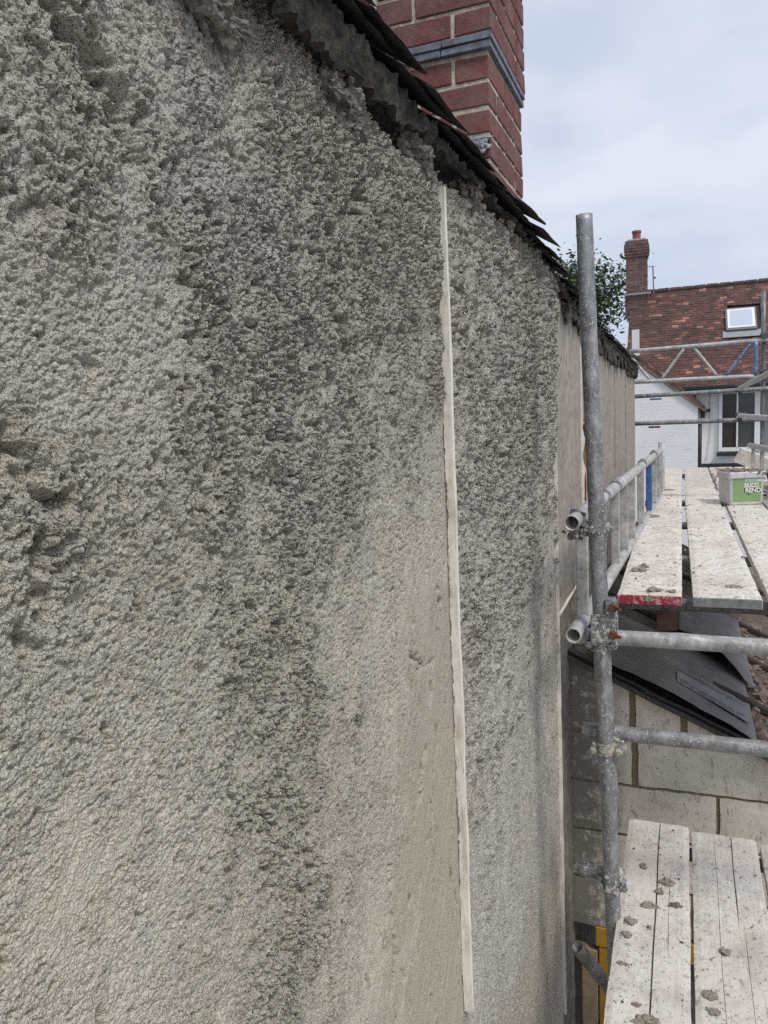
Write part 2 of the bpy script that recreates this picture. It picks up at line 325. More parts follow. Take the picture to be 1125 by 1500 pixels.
CA=[(0.465,0.293,0.8,0),(0.537,0.323,0.7,0),(0.588,0.344,0.4,0),(0.681,0.382,0.45,0),(0.783,0.425,0.75,0),(0.896,0.472,0.85,0),(0.455,0.218,0.7,0),(0.526,0.239,0.75,0),(0.615,0.266,0.6,0),(0.703,0.293,0.45,0),(0.88,0.347,0.8,0),(1.145,0.428,0.85,0),(0.446,0.143,0.5,0),(0.515,0.156,0.5,0),(0.602,0.173,0.6,0),(0.714,0.194,0.85,0),(0.864,0.223,0.95,0),(1.212,0.289,0.95,0),(1.468,0.338,0.85,0),(0.436,0.068,0.35,0),(0.505,0.073,0.35,0),(0.59,0.079,0.45,0),(0.701,0.087,0.8,0),(0.848,0.098,0.95,0),(1.105,0.117,0.85,0),(1.443,0.141,0.75,0),(0.445,-0.008,0.8,0),(0.494,-0.01,0.4,0),(0.578,-0.015,0.35,0),(0.663,-0.019,0.75,0),(0.799,-0.025,0.95,0),(0.988,-0.035,0.7,0),(1.2,-0.045,0.6,0),(1.462,-0.058,0.6,0),(0.42,-0.057,0.7,0),(0.458,-0.062,0.9,0),(0.526,-0.071,0.35,0),(0.599,-0.081,0.45,0),(0.678,-0.091,0.85,0),(0.821,-0.11,0.95,0),(0.932,-0.125,0.5,0),(1.155,-0.155,0.3,0),(1.49,-0.2,0.15,0),(0.41,-0.132,0.5,0),(0.448,-0.142,0.9,0),(0.498,-0.155,0.3,0),(0.558,-0.171,0.35,0),(0.618,-0.187,0.4,0),(0.702,-0.209,0.9,0),(0.839,-0.245,0.9,0),(0.957,-0.276,0.35,0),(1.164,-0.33,0.2,0),(1.464,-0.409,0.05,0.7),(0.424,-0.217,0.5,0),(0.479,-0.239,0.35,0),(0.564,-0.272,0.3,0),(0.65,-0.306,0.5,0),(0.728,-0.337,0.95,0),(0.858,-0.389,0.9,0),(0.96,-0.429,0.4,0),(1.085,-0.478,0.15,0.3),(1.438,-0.618,0,1),(0.39,-0.283,0.5,0),(0.454,-0.317,0.25,0),(0.552,-0.369,0.2,0),(0.66,-0.427,0.35,0),(0.742,-0.47,0.95,0),(0.86,-0.533,1,0),(0.942,-0.577,0.6,0),(1.037,-0.628,0.15,0),(1.252,-0.743,0.15,0.8),(1.458,-0.853,0,1),(0.38,-0.358,0.4,0),(0.443,-0.4,0.2,0),(0.568,-0.485,0.2,0),(0.671,-0.555,0.3,0),(0.741,-0.602,0.9,0),(0.861,-0.683,0.9,0),(0.945,-0.74,0.4,0),(1.071,-0.825,0.1,0.2),(1.228,-0.932,0.15,0.7),(1.478,-1.102,0,0.8),(0.401,-0.447,0.2,0),(0.511,-0.535,0.15,0),(0.645,-0.644,0.3,0),(0.727,-0.709,0.95,0),(0.827,-0.79,0.9,0),(0.906,-0.854,0.3,0),(1.025,-0.95,0,0.2),(1.207,-1.096,0.05,0.6),(1.504,-1.336,0.05,0.6)]
CB=[(1.698,0.455,0.7,0),(2.067,0.539,0.8,0),(1.699,0.235,0.5,0),(2.034,0.273,0.75,0),(2.638,0.341,0.85,0),(1.671,0.008,0.6,0),(2.17,0.004,0.9,0),(2.875,-0.002,0.7,0),(1.76,-0.235,0.75,0),(2.227,-0.298,0.8,0),(2.831,-0.378,0.55,0),(1.74,-0.397,0.6,0),(2.111,-0.478,0.7,0),(2.659,-0.598,0.4,0),(1.71,-0.641,0.6,0),(2.076,-0.769,0.55,0),(2.616,-0.959,0.35,0),(3.05,-1.11,0.4,0),(1.67,-0.966,0.5,0),(2.029,-1.158,0.4,0),(2.698,-1.515,0.25,0),(1.691,-1.337,0.45,0),(1.981,-1.548,0.3,0),(2.638,-2.025,0.15,0)]
# ------------------------------------------------------------------ noise in numpy
_P = np.random.RandomState(11).permutation(4096)
_G = np.random.RandomState(12).randn(4096, 2); _G /= np.linalg.norm(_G, axis=1)[:, None]
def _h(i, j, s=0): return _P[(_P[(i + s * 131) & 4095] + j * 7 + s * 977) & 4095]
def perlin(x, y, s=0):
    xi = np.floor(x).astype(np.int64); yi = np.floor(y).astype(np.int64); fx = x - xi; fy = y - yi
    u = fx * fx * fx * (fx * (fx * 6 - 15) + 10); v = fy * fy * fy * (fy * (fy * 6 - 15) + 10)
    def g(di, dj):
        q = _G[_h(xi + di, yi + dj, s)]; return q[..., 0] * (fx - di) + q[..., 1] * (fy - dj)
    a = g(0, 0); b = g(1, 0); c = g(0, 1); d = g(1, 1)
    return 1.5 * ((a + u * (b - a)) + v * ((c + u * (d - c)) - (a + u * (b - a))))
def fbm(x, y, sc, oc=3, s=0, gain=.5):
    t = 0; a = 1; n = 0
    for k in range(oc): t = t + a * perlin(x * sc, y * sc, s + k); n += a; a *= gain; sc *= 2.03
    return t / n
def worley(x, y, s=0):
    xi = np.floor(x).astype(np.int64); yi = np.floor(y).astype(np.int64); f1 = np.full(x.shape, 9.)
    rv = None
    for di in (-1, 0, 1):
        for dj in (-1, 0, 1):
            h = _h(xi + di, yi + dj, s); px = xi + di + (h & 63) / 64.; py = yi + dj + ((h >> 6) & 63) / 64.
            d = (px - x) ** 2 + (py - y) ** 2; f1 = np.minimum(f1, d)
    return np.sqrt(f1)
def mask_from(ctrl, y, z, sig=.11, off=.25):
    """smooth interpolation of hand-set control points (distances shrink towards the near end)"""
    num = [0, 0]; den = 0; sc = 1 / (sig * (np.abs(y) + off))
    for (a, b, r, t) in ctrl:
        w = np.exp(-np.minimum((((y - a) * .75) ** 2 + (z - b) ** 2) * sc ** 2, 40)) + 1e-12
        num[0] = num[0] + w * r; num[1] = num[1] + w * t; den = den + w
    return num[0] / den, num[1] / den
CREV = [
([(0.537, 0.348), (0.561, 0.327), (0.597, 0.307), (0.622, 0.287)], 8, 12), ([(0.587, 0.298), (0.602, 0.28), (0.612, 0.248)], 10, 10),
([(0.436, -0.002), (0.449, -0.024), (0.47, -0.047), (0.487, -0.06)], 9, 9), ([(0.451, -0.088), (0.461, -0.118), (0.448, -0.142), (0.434, -0.166)], 9, 9),
([(0.834, -0.501), (0.854, -0.545), (0.853, -0.588), (0.858, -0.622)], 7, 13), ([(0.803, -0.597), (0.828, -0.627)], 7, 9),
([(0.909, -0.759), (0.914, -0.827), (0.914, -0.883)], 4, 10), ([(1.16, -0.757), (1.157, -0.858), (1.163, -0.953), (1.127, -1.018)], 5, 6),
([(1.333, -0.743), (1.349, -0.681), (1.373, -0.663)], 6, 6), ([(1.341, -0.443), (1.351, -0.494)], 6, 6), ([(1.308, -0.447), (1.386, -0.492), (1.452, -0.506)], 5, 5),
([(1.494, -0.358), (1.513, -0.407)], 6, 7), ([(0.45, 0.173), (0.489, 0.177)], 7, 6), ([(0.77, 0.321), (0.794, 0.292)], 6, 6), ([(0.732, -0.543), (0.752, -0.582)], 7, 8),
([(1.901, 0.372), (1.926, 0.294)], 12, 11), ([(2.376, 0.085), (2.42, 0.002)], 12, 9), ([(2.019, 0.148), (2.032, 0.059)], 12, 9), ([(2.078, -0.033), (2.107, -0.147)], 12, 9),
([(1.637, -0.983), (1.66, -1.048)], 12, 10), ([(1.912, -0.417), (1.956, -0.5)], 12, 9)]
def crevice(y, z):
    t = np.zeros_like(y); wy = y + .006 * perlin(y * 90, z * 90, 40); wz = z + .006 * perlin(y * 90, z * 90, 41)
    for pts, w, d in CREV:
        best = np.full(y.shape, 9.)
        for (a, b), (c, e) in zip(pts[:-1], pts[1:]):
            vx, vz = c - a, e - b; L = vx * vx + vz * vz
            k = np.clip(((wy - a) * vx + (wz - b) * vz) / L, 0, 1)
            best = np.minimum(best, (wy - a - k * vx) ** 2 + (wz - b - k * vz) ** 2)
        t += 2.0 * d * .001 * np.exp(-best / (w * .0013) ** 2) * np.clip(.75 + 1.5 * perlin(y * 60, z * 60, 43), 0, 1.2)
    return t
def wall_h(y, z, rough, tan, amp=1.0):
    """relief of the render in metres (towards +X)"""
    lo = .006 * fbm(y, z * .7, 4, 3, 1)
    cl = fbm(y * 1.0, z * .8, 17, 3, 5)                       # clumps of thrown render
    wy = y + .004 * perlin(y * 55, z * 55, 51); wz = z + .004 * perlin(y * 55, z * 55, 52)
    fs = 1.0 if amp < 1.3 else .56
    w1 = 1 - worley(wy * 85 * fs, wz * 75 * fs, 3); w2 = 1 - worley(wy * 180 * fs, wz * 165 * fs, 9); w3 = 1 - worley(wy * 330 * fs, wz * 310 * fs, 17)
    tur = 1 - 2 * np.abs(fbm(wy, wz, 95 * fs, 3, 21, .65))
    pit = np.clip(fbm(y, z * .6, 42 * fs, 3, 31) - .17, 0, 1) ** .8
    sp2 = np.clip(fbm(wy, wz * .8, 120 * fs, 2, 33) - .10, 0, 1)
    co = .0055 * cl + .0042 * w1 * (0.6 + cl) + .0058 * w2 + .0040 * w3 + .0060 * tur - .038 * pit - .031 * sp2
    co = co * amp * np.interp(y, [.3, .6, .9, 1.5], [.55, .72, .92, .96]) * (1.1 + .6 * np.clip((rough - .72) / .25, 0, 1))
    w4 = 1 - worley(y * 290, z * 270, 61)
    sp = np.clip(fbm(y, z, 48, 2, 71) - .30, 0, 1)
    sl_ = np.clip(fbm(y * .7 + z * .35, z - y * .35, 150, 2, 67) - .02, 0, 1)
    fi = np.interp(y, [.3, .9], [.75, 1.0]) * 0 + .0020 * w4 + .0014 * (1 - worley(y * 120, z * 120, 66)) + .0020 * fbm(y, z, 42, 3, 63) - .022 * sp - .0080 * sl_
    # trowel drag marks
    fi += .0007 * perlin((y * .5 + z) * 130, (y - z * .5) * 14, 81)
    sm = .0009 * w4 + .0012 * fbm(y, z, 20, 3, 91) - .055 * np.clip(fbm(y * 1.3, z * .45, 38, 3, 95) - .20, 0, 1) * np.clip(.35 + 2.2 * fbm(y * 2, z * .5, 7, 2, 99), 0, 1) + .0022 * np.clip(perlin((y * 1.1 - z * .9) * 42, (y * .8 + z * .5) * 4, 97), -.2, .35) + .0008 * perlin((y * 1.1 - z * .9) * 150, (y * .8 + z * .5) * 12, 98)
    r = np.clip(rough, 0, 1); k = np.clip((r - .36) / .42, 0, 1); k = k * k * (3 - 2 * k)
    q = np.clip(r / .2, 0, 1)
    h = lo + k * co + (1 - k) * (q * fi + (1 - q) * sm)
    s_ = y - (.537 + (.348 - z) * .95); h = h - .013 * np.exp(-(np.minimum(s_, 0) / .045) ** 2) * np.clip(.5 - s_ / .006, 0, 1) * np.clip((z - .24) / .05, 0, 1)
    flat = np.exp(-((y - 1.588) / .030) ** 2); h = h * (1 - .93 * flat) - .001 * flat; return h - crevice(y, z)
def grid(name, y0, y1, sy, z0, z1, sz, ctrl, mat, parent, X0=-.476, ztop=None, zbot=None, hole=None, jitter=1.0, smooth=False, ramt=1.0, hfun=None, amp=1.0):
    ny = int(round((y1 - y0) / sy)) + 1; nzz = int(round((z1 - z0) / sz)) + 1
    y, z = np.meshgrid(np.linspace(y0, y1, ny), np.linspace(z0, z1, nzz), indexing='ij')
    r0, tn = mask_from(ctrl, y, z) if ctrl else (np.full(y.shape, .06), np.zeros(y.shape))
    r = r0 + (.36 * fbm(y, z * .6, 8, 3, 101) + .30 * fbm(y, z * .7, 24, 3, 105)) * np.clip(r0 * 3, 0, 1); r = .47 + (r - .5) * 1.2; r = np.where(r0 < .12, np.minimum(r, .25), r)
    r = np.clip(r * ramt, 0, 1)
    h = hfun(y, z) if hfun else wall_h(y, z, r, tn, amp)
    if sy < .006 and jitter:
        kk = np.clip((r - .2) * 2, 0, 1) * jitter
        jy = .0020 * perlin(y * 160, z * 160, 111) * kk; jz = .0020 * perlin(y * 160, z * 160, 112) * kk
        jy[0] = jy[-1] = 0
    else: jy = jz = 0
    co = np.stack([X0 + h, y + jy, z + jz], -1).reshape(-1, 3).astype(np.float32)
    idx = np.arange(ny * nzz).reshape(ny, nzz)
    q = np.stack([idx[:-1, :-1], idx[1:, :-1], idx[1:, 1:], idx[:-1, 1:]], -1).reshape(-1, 4)
    yc = (y[:-1, :-1]).reshape(-1); zc = (z[:-1, :-1]).reshape(-1); keep = np.ones(len(q), bool)
    if ztop is not None:
        lim = np.interp(yc, *ztop) + .014 * fbm(yc, yc * 0 + 3.3, 14, 4, 121) + .006 * fbm(yc, zc, 60, 2, 131); keep &= zc < lim
    if zbot is not None: keep &= zc > zbot
    if hole: keep &= ~((yc > hole[0]) & (yc < hole[1]) & (zc > hole[2]) & (zc < hole[3]))
    q = q[keep]
    me = bpy.data.meshes.new(name); me.vertices.add(len(co)); me.vertices.foreach_set('co', co.ravel())
    me.loops.add(q.size); me.loops.foreach_set('vertex_index', q.ravel().astype(np.int32))
    me.polygons.add(len(q)); me.polygons.foreach_set('loop_start', np.arange(0, q.size, 4, dtype=np.int32)); me.polygons.foreach_set('loop_total', np.full(len(q), 4, np.int32))
    me.update(calc_edges=True)
    st = np.clip(fbm(y, z * .6, 5, 3, 141) * 2.2 - .25, 0, 1) * np.clip((y - 1.9) / .8, 0, 1) * np.clip((.1 - z) / .3, 0, 1)
    pale = np.exp(-(((y - .72) - (.33 - z) * .1) / .07) ** 2 - ((z - .33) / .12) ** 2) + .8 * np.exp(-((y - .60) / .035) ** 2 - ((z - .17) / .06) ** 2)
    pale *= np.clip(.6 + fbm(y, z, 30, 3, 151), 0, 1)
    warm = np.clip(.35 - z * 1.6 - .25 * y + .9 * fbm(y, z, 3, 3, 155), 0, 1) * (y < 1.58)
    for nme, ar in (('warm', warm), ('rgh', np.clip(r * 1.25 - .1, 0, 1)), ('tan', np.clip((tn - .42 + .75 * fbm(y, z * .7, 8, 5, 161, .6)) * 3 + .5, 0, 1)), ('stain', st), ('pale', pale)):
        a = me.attributes.new(nme, 'FLOAT', 'POINT'); a.data.foreach_set('value', ar.reshape(-1).astype(np.float32))
    return link(name, me, mat, parent, smooth)
ZT = ([-1, .6, .9, 1.0, 1.06, 1.14, 1.2, 1.31, 1.41, 1.51, 1.65, 1.9, 2.3, 2.8, 2.95, 3.95, 4.95, 8.6], [.49, .49, .50, .478, .462, .49, .475, .452, .462, .485, .478, .49, .51, .50, .475, .43, .385, .29])
wall = thing('rendered_wall', (-.6, 1.5, -3.9), 'long house wall of rough pitted grey cement render under the slate edge', 'wall')
grid('render_panel', .29, .60, .00112, -.64, .50, .00112, CA, R_ROUGH, wall, ztop=ZT)
grid('render_panel', .60, .90, .0014, -.92, .53, .0014, CA, R_ROUGH, wall, ztop=ZT)
grid('render_panel', .90, 1.575, .0022, -1.52, .54, .0022, CA, R_ROUGH, wall, ztop=ZT)
grid('render_panel', 1.575, 3.045, .005, -2.6, .58, .004, CB, R_ROUGHB, wall, ztop=ZT, jitter=1.4, amp=1.55)
grid('render_panel', 3.045, 8.6, .012, -.84, .56, .010, None, R_SMOOTH, wall, X0=-.474, ztop=ZT, hole=(3.945, 4.95, -.78, -.06))
# coarse continuation outside the view
grid('render_panel', -1.4, .29, .012, -3.9, .50, .012, CA, R_ROUGH, wall, X0=-.476)
grid('render_panel', .29, .90, .016, -3.9, -.92, .016, None, R_ROUGH, wall, X0=-.479)
grid('render_panel', .29, .60, .016, -.925, -.635, .01, CA, R_ROUGH, wall, X0=-.477)
grid('render_panel', .90, 1.575, .016, -3.9, -1.515, .016, None, R_ROUGH, wall, X0=-.478)
grid('render_panel', 1.575, 3.045, .016, -3.9, -2.6, .016, None, R_ROUGH, wall, X0=-.478)
def old_h(y, z): return .010 * fbm(y, z, 14, 5, 171, .6) + .008 * fbm(y, z, 3, 2, 175)
grid('damp_render_band', 3.05, 8.6, .012, -3.9, -.83, .012, None, R_OLD, wall, X0=-.487, hfun=old_h)
for (ya, yb, za, zb) in ((-1.4, 3.94, -3.9, .43), (4.955, 8.6, -3.9, .25), (3.94, 4.955, -.055, .38), (3.94, 4.955, -3.9, -.785)):
    box('masonry_core', ((-.52 - .80) / 2, (ya + yb) / 2, (za + zb) / 2), (.28, yb - ya, zb - za), R_OLD, wall)
# render drip edge along the bottom of the smooth panel
bm = bmesh.new(); bx(bm, (-.478, 3.55, -.845), (.022, .99, .012), None, .002); link('drip_edge', bm, BEAD, wall)
def bead(y, wid, pro, z0, z1, seg=80, part='stop_bead'):
    bm = bmesh.new(); prev = None
    for i in range(seg + 1):
        z = z0 + (z1 - z0) * i / seg; o = .003 * mn.noise(Vector((y * 9, 0, z * 3))); r1 = .0015 * mn.noise(Vector((y, 3, z * 40))); r2 = .0015 * mn.noise(Vector((y, 9, z * 40)))
        pr = pro + .0025 * mn.noise(Vector((y, 5, z * 9)))
        ring = [bm.verts.new(p) for p in ((-.50, y + o - wid / 2 + r1, z), (-.470 + pr, y + o - wid / 2 + r1, z), (-.470 + pr, y + o + wid / 2 + r2, z), (-.50, y + o + wid / 2 + r2, z))]
        if prev:
            for k in range(4): bm.faces.new((prev[k], prev[(k + 1) % 4], ring[(k + 1) % 4], ring[k]))
        prev = ring
    bm.faces.new(prev)
    return link(part, bm, BEAD, wall)
tag(bead(1.586, .015, .0135, -1.40, .463), 'wide pale weathered bead')
bead(3.05, .004, .010, -2.6, .40); bead(3.945, .007, .004, -.84, .30); bead(5.99, .004, .0015, -.80, .30).data.materials[0] = R_SMOOTH; bead(7.17, .004, .0015, -.80, .25).data.materials[0] = R_SMOOTH
# window opening in the far wall
for (c, s) in (((-.56, 3.962, -.42), (.16, .03, .72)), ((-.56, 4.935, -.42), (.16, .03, .72)), ((-.56, 4.45, -.075), (.16, .95, .03)), ((-.56, 4.45, -.765), (.16, .95, .03))):
    box('window_frame', c, s, WOODO, wall, bev=.002)
box('window_pane', (-.62, 4.45, -.42), (.01, .94, .66), GLASS, wall)
# ------------------------------------------------------------------ ground
bm = bmesh.new(); bmesh.ops.create_grid(bm, x_segments=8, y_segments=8, size=400)
for v in bm.verts: v.co.z = -3.9
tag(link('ground', bm, GRND), kind='structure')
# ------------------------------------------------------------------ slate roof over the wall
ZEY = [-1.4, 0, 1, 1.25, 1.4, 1.7, 2, 2.3, 2.6, 3, 3.4, 5, 8.65]; ZEZ = [.565, .565, .575, .575, .56, .555, .545, .55, .53, .515, .465, .435, .385]
def ZB(y): return float(np.interp(y, [-1, .8, 1, 1.29, 1.5, 1.74, 2.2, 2.6, 3, 3.4, 5, 8.65], [.475, .475, .48, .494, .510, .522, .525, .508, .485, .43, .395, .345]))
def ZE(y): return float(np.interp(y, ZEY, ZEZ))
roof = thing('slate_roof', (-.6, 3.5, .45), 'old mossy slate roof edge with ragged overhanging slates along the top of the rendered wall', 'roof')
PIT = math.radians(35)
def slate(y, e, up, w, L, lift, yaw, sag=0.0):
    """ragged slab; e = how far the lower edge stands out from X=-.41, up = distance up the slope"""
    bm = bmesh.new(); n, m = 7, 6; th = random.uniform(.006, .010); g = []
    sd_ = random.random() * 50
    ca, sa = math.cos(PIT - lift), math.sin(PIT - lift); cy_, sy_ = math.cos(yaw), math.sin(yaw)
    ox, oz = -.41 + e - up * math.cos(PIT), ZE(y) + up * math.sin(PIT) + .004
    for k in (0, 1):
        rows = []
        for i in range(n):
            row = []
            for j in range(m):
                t = i / (n - 1); s_ = j / (m - 1) - .5
                d = L * t; rag = 0
                if i == 0: rag = .014 * mn.noise(Vector((s_ * 9, sd_, 0))) + (.02 * random.random() if j in (0, m - 1) and random.random() < .4 else 0)
                ww = w * (s_) + (.004 * mn.noise(Vector((t * 9, sd_, s_))) if j in (0, m - 1) else 0)
                dx = d + rag; a = dx * cy_ - ww * sy_; b = dx * sy_ + ww * cy_
                zz = -th * k + .004 * mn.noise(Vector((a * 12, b * 12, sd_)))
                row.append(bm.verts.new((ox - a * ca - zz * -sa * -1, y + b, oz + a * sa + zz * ca)))
            rows.append(row)
        g.append(rows)
    for k in (0, 1):
        for i in range(n - 1):
            for j in range(m - 1):
                f = (g[k][i][j], g[k][i + 1][j], g[k][i + 1][j + 1], g[k][i][j + 1])
                bm.faces.new(f if k else f[::-1])
    edge = [g[0][0][j] for j in range(m)] + [g[0][i][m - 1] for i in range(1, n)] + [g[0][n - 1][j] for j in range(m - 2, -1, -1)] + [g[0][i][0] for i in range(n - 2, 0, -1)]
    edg2 = [g[1][0][j] for j in range(m)] + [g[1][i][m - 1] for i in range(1, n)] + [g[1][n - 1][j] for j in range(m - 2, -1, -1)] + [g[1][i][0] for i in range(n - 2, 0, -1)]
    for i in range(len(edge)):
        j = (i + 1) % len(edge); bm.faces.new((edge[i], edge[j], edg2[j], edg2[i]))
    bmesh.ops.recalc_face_normals(bm, faces=bm.faces)
    return link('slate', bm, SLATE, roof)
y = -.3; k = 0
while y < 8.6:
    w = random.uniform(.19, .27); far = y > 3.2
    slate(y + w / 2, -.004 + .016 * mn.noise(Vector((y * 1.3, 1, 0))) - .012 + random.uniform(-.007, .007) * (1 if y < 1.9 else .4), 0, w, .30, random.uniform(-.02, .02), random.uniform(-.02, .02))
    y += w + random.uniform(.002, .012)
y = -.2
while y < 8.6:
    w = random.uniform(.22, .30)
    e = .010 + .014 * mn.noise(Vector((y * 1.1, 5, 0))) + random.uniform(-.006, .006) * (1 if y < 1.9 else .4); li = random.uniform(-.01, .03); yw = random.uniform(-.02, .02)
    if 2.0 < y < 2.45: e += .022; li += .05; yw = .03
    if 3.0 < y < 3.3: e += .018; li += .03
    if 7.2 < y < 7.5: e += .04; li += .08
    slate(y + w / 2, e, .012, w, .42, li, yw); y += w + random.uniform(.0, .006)
for cse in range(1, 4):
    y = -.25 + .11 * (cse % 2)
    while y < 8.6:
        w = random.uniform(.22, .27); slate(y + w / 2, 0, .02 + .17 * cse, w, .40, .05, random.uniform(-.02, .02)); y += w + .004
bm = bmesh.new(); st = [-1.4, 0, 1, 1.7, 2.3, 3, 3.4, 5, 8.62]; prev = None
for yy in st:
    z0 = ZE(yy) - .012; x0 = -.455; rg = [(x0, yy, z0 - .012), (x0, yy, z0 + .0), (x0 - 3, yy, z0 + 3 * math.tan(PIT)), (x0 - 3, yy, z0 + 3 * math.tan(PIT) - .02)]
    rg = [bm.verts.new(p) for p in rg]
    if prev:
        for q in range(4): bm.faces.new((prev[q], prev[(q + 1) % 4], rg[(q + 1) % 4], rg[q]))
    else: bm.faces.new(rg)
    prev = rg
bm.faces.new(prev[::-1]); bmesh.ops.recalc_face_normals(bm, faces=bm.faces); link('roof_boarding', bm, DARKW, roof)
# thick mortar-caked eaves board below the slates
def ragged_strip(name, xo, xi, zt, zb, y0, y1, step, mat, amp=.006, parent=roof, zfun=ZE, seed=0):
    bm = bmesh.new(); prev = None; y = y0
    while y <= y1:
        v = Vector((y * 9, seed, 0)); a = amp * mn.noise(v * 1.3); b = amp * 2.4 * mn.noise(Vector((y * 13, seed, 4))) + amp * .8 * mn.noise(Vector((y * 45, seed, 8)))
        c = amp * .4 * mn.noise(Vector((y * 25, seed, 12))); z = zfun(y)
        pts0 = [(xo + a, y, z + zt + c * .5), (xo + a + c, y, (z + zt + ZB(y) + zb) / 2 + c), (xo + a * .5, y, ZB(y) + zb + b), (xi, y, ZB(y) + zb + b * .6), (xi, y, z + zt)]
        pts = []
        for q in range(5):
            A, B = Vector(pts0[q]), Vector(pts0[(q + 1) % 5])
            for s_ in range(7 if q < 3 else 1):
                p = A.lerp(B, s_ / (7 if q < 3 else 1)); k_ = amp * (1.5 * mn.noise(p * 40) + .8 * mn.noise(p * 95) + .25 * mn.noise(p * 200)); p += Vector((k_, 0, k_ * .8)); pts.append(p)
        rg = [bm.verts.new(p) for p in pts]; N5 = len(pts)
        if prev:
            for q in range(N5): bm.faces.new((prev[q], prev[(q + 1) % N5], rg[(q + 1) % N5], rg[q]))
        else: bm.faces.new(rg)
        prev = rg; y += step
    bm.faces.new(prev[::-1]); bmesh.ops.recalc_face_normals(bm, faces=bm.faces)
    return link(name, bm, mat, parent)
ragged_strip('eaves_board', -.440, -.452, -.022, 0, -.6, 3.05, .003, TIMB, .007)
ragged_strip('eaves_board', -.44, -.452, -.008, 0, 3.06, 8.6, .02, TIMB, .009, seed=5)
# rafter feet with mortar
for i, yy in enumerate([.42, .72, 1.09, 1.43, 1.84, 2.22, 2.62, 3.0, 3.4, 3.85, 4.3, 4.8, 5.3, 5.8, 6.3, 6.8, 7.3, 7.8, 8.3]):
    zz = ZB(yy) - .022; L = .45
    c = Vector((-.455 - math.cos(PIT) * L / 2, yy, zz + math.sin(PIT) * L / 2))
    ra = box('rafter', c, (L, .045, .075), TIMB, roof, Euler((0, PIT, 0)), .003, .003)
    bm = bmesh.new(); lumpy(bm, (-.474, yy - .01, zz + .008), (.030, .060, .030), i, 5, .30, f=2.0); lumpy(bm, (-.472, yy + .035, zz - .02), (.022, .05, .026), i + 40, 5, .30, f=2.0)
    bm.normal_update(); D_ = [(v.normal.copy(), mn.noise(v.co * 80) * .010 + mn.noise(v.co * 190) * .006) for v in bm.verts]
    for v, (n_, d_) in zip(bm.verts, D_): v.co += n_ * d_
    link('mortar_lump', bm, R_OLD, ra)
# ragged hanging laths and mortar at the far end
bm = bmesh.new()
for i in range(150):
    yy = random.uniform(3.3, 8.6); h = random.uniform(.02, .10) * (1 if yy > 4.5 else .5); zt = ZE(yy) - .045
    bx(bm, (-.455 + random.uniform(-.012, .018), yy, zt - h / 2), (.012, random.uniform(.015, .07), h), Euler((0, random.uniform(-.15, .15), 0)), 0, .008)
tag(link('broken_mortar_edge', bm, TIMB, roof), 'dark broken mortar hanging under the slates', kind='stuff')

# ------------------------------------------------------------------ near red brick chimney
ch = thing('brick_chimney', (-.755, 2.6, .3), 'near red brick chimney stack with a blue-grey tile band, rising behind the slates', 'chimney')
BX, BY, CW, CD = -.532, 2.35, .444, .495
def bricks_row(z, typ, ox, mat=BRICK, h=.065, name='brick'):
    xr, yf = BX + ox, BY - ox; xl, yb = BX - CW - ox, BY + CD + ox
    seqx = [.215, .1025, .1025] if typ else [.1025, .215, .1025]
    def put(x0, x1, y0, y1):
        bm = bmesh.new(); j = random.uniform(-.0015, .0015)
        bx(bm, ((x0 + x1) / 2, (y0 + y1) / 2, z + h / 2), (abs(x1 - x0) + j, abs(y1 - y0) + j, h + random.uniform(-.002, .002)), None, .003, .0018)
        link(name, bm, mat, ch)
    x = xr
    lens = seqx; tot = sum(lens) + .012 * 2; sc = (xr - xl) / tot
    for i, L in enumerate(lens):
        d = .1025 if (typ or i == 1) else .215
        put(x - L * sc, x, yf, yf + d); x -= (L + .012) * sc
    y0 = yf + (.1025 if typ else .215) + .011; rest = yb - y0; lens = ([.215, .1025, .0] if typ else [.1025, .1025])
    lens = [q for q in lens if q]; tot = sum(lens) + .011 * (len(lens) - 1); sc = rest / tot
    for L in lens: put(xr - .1025, xr, y0, y0 + L * sc); y0 += (L + .011) * sc
z = 1.048 - .075; k = 0
while z > .25: bricks_row(z, [0, 1, 0, 1, 0, 1, 0, 1, 0, 1, 0][k % 11], 0); z -= .0755; k += 1
for zz, o in ((1.0515, .010), (1.0735, .014)):
    for a, b in ((0, .15), (.153, .300), (.303, .458)): box('band_tile', (BX + o - (a + b) / 2, BY - o + .05, zz + .0095), (b - a, .11, .019), BLUEB, ch, None, .0015, .001)
    for a, b in ((.063, .21), (.213, .36), (.363, .505)): box('band_tile', (BX + o - .05, BY - o + (a + b) / 2, zz + .0095), (.10, b - a, .019), BLUEB, ch, None, .0015, .001)
z = 1.098; k = 0
while z < 1.9: bricks_row(z, k % 2, .012); z += .0755; k += 1
def rough_box(name, c, s, mat, parent, n=30, amp=.0022):
    bm = bmesh.new(); bx(bm, c, s); bmesh.ops.subdivide_edges(bm, edges=bm.edges[:], cuts=n, use_grid_fill=True)
    for v in bm.verts: v.co += v.co.normalized() * 0 + Vector((mn.noise(v.co * 70), mn.noise(v.co * 70 + Vector((9, 0, 0))), mn.noise(v.co * 70 + Vector((0, 9, 0))))) * amp
    return link(name, bm, mat, parent)
rough_box('mortar', (BX - CW / 2, BY + CD / 2, .65), (CW - .008, CD - .008, .84), MORT, ch)
rough_box('mortar', (BX - CW / 2, BY + CD / 2, 1.49), (CW + .014, CD + .014, .82), MORT, ch)
bm = bmesh.new(); lumpy(bm, (-.562, 2.345, .785), (.026, .012, .024), 3, 4, .35, f=2); lumpy(bm, (-.62, 2.345, .80), (.08, .010, .010), 9, 3, .4, f=2)
link('crumpled_flashing', bm, LEAD, ch)

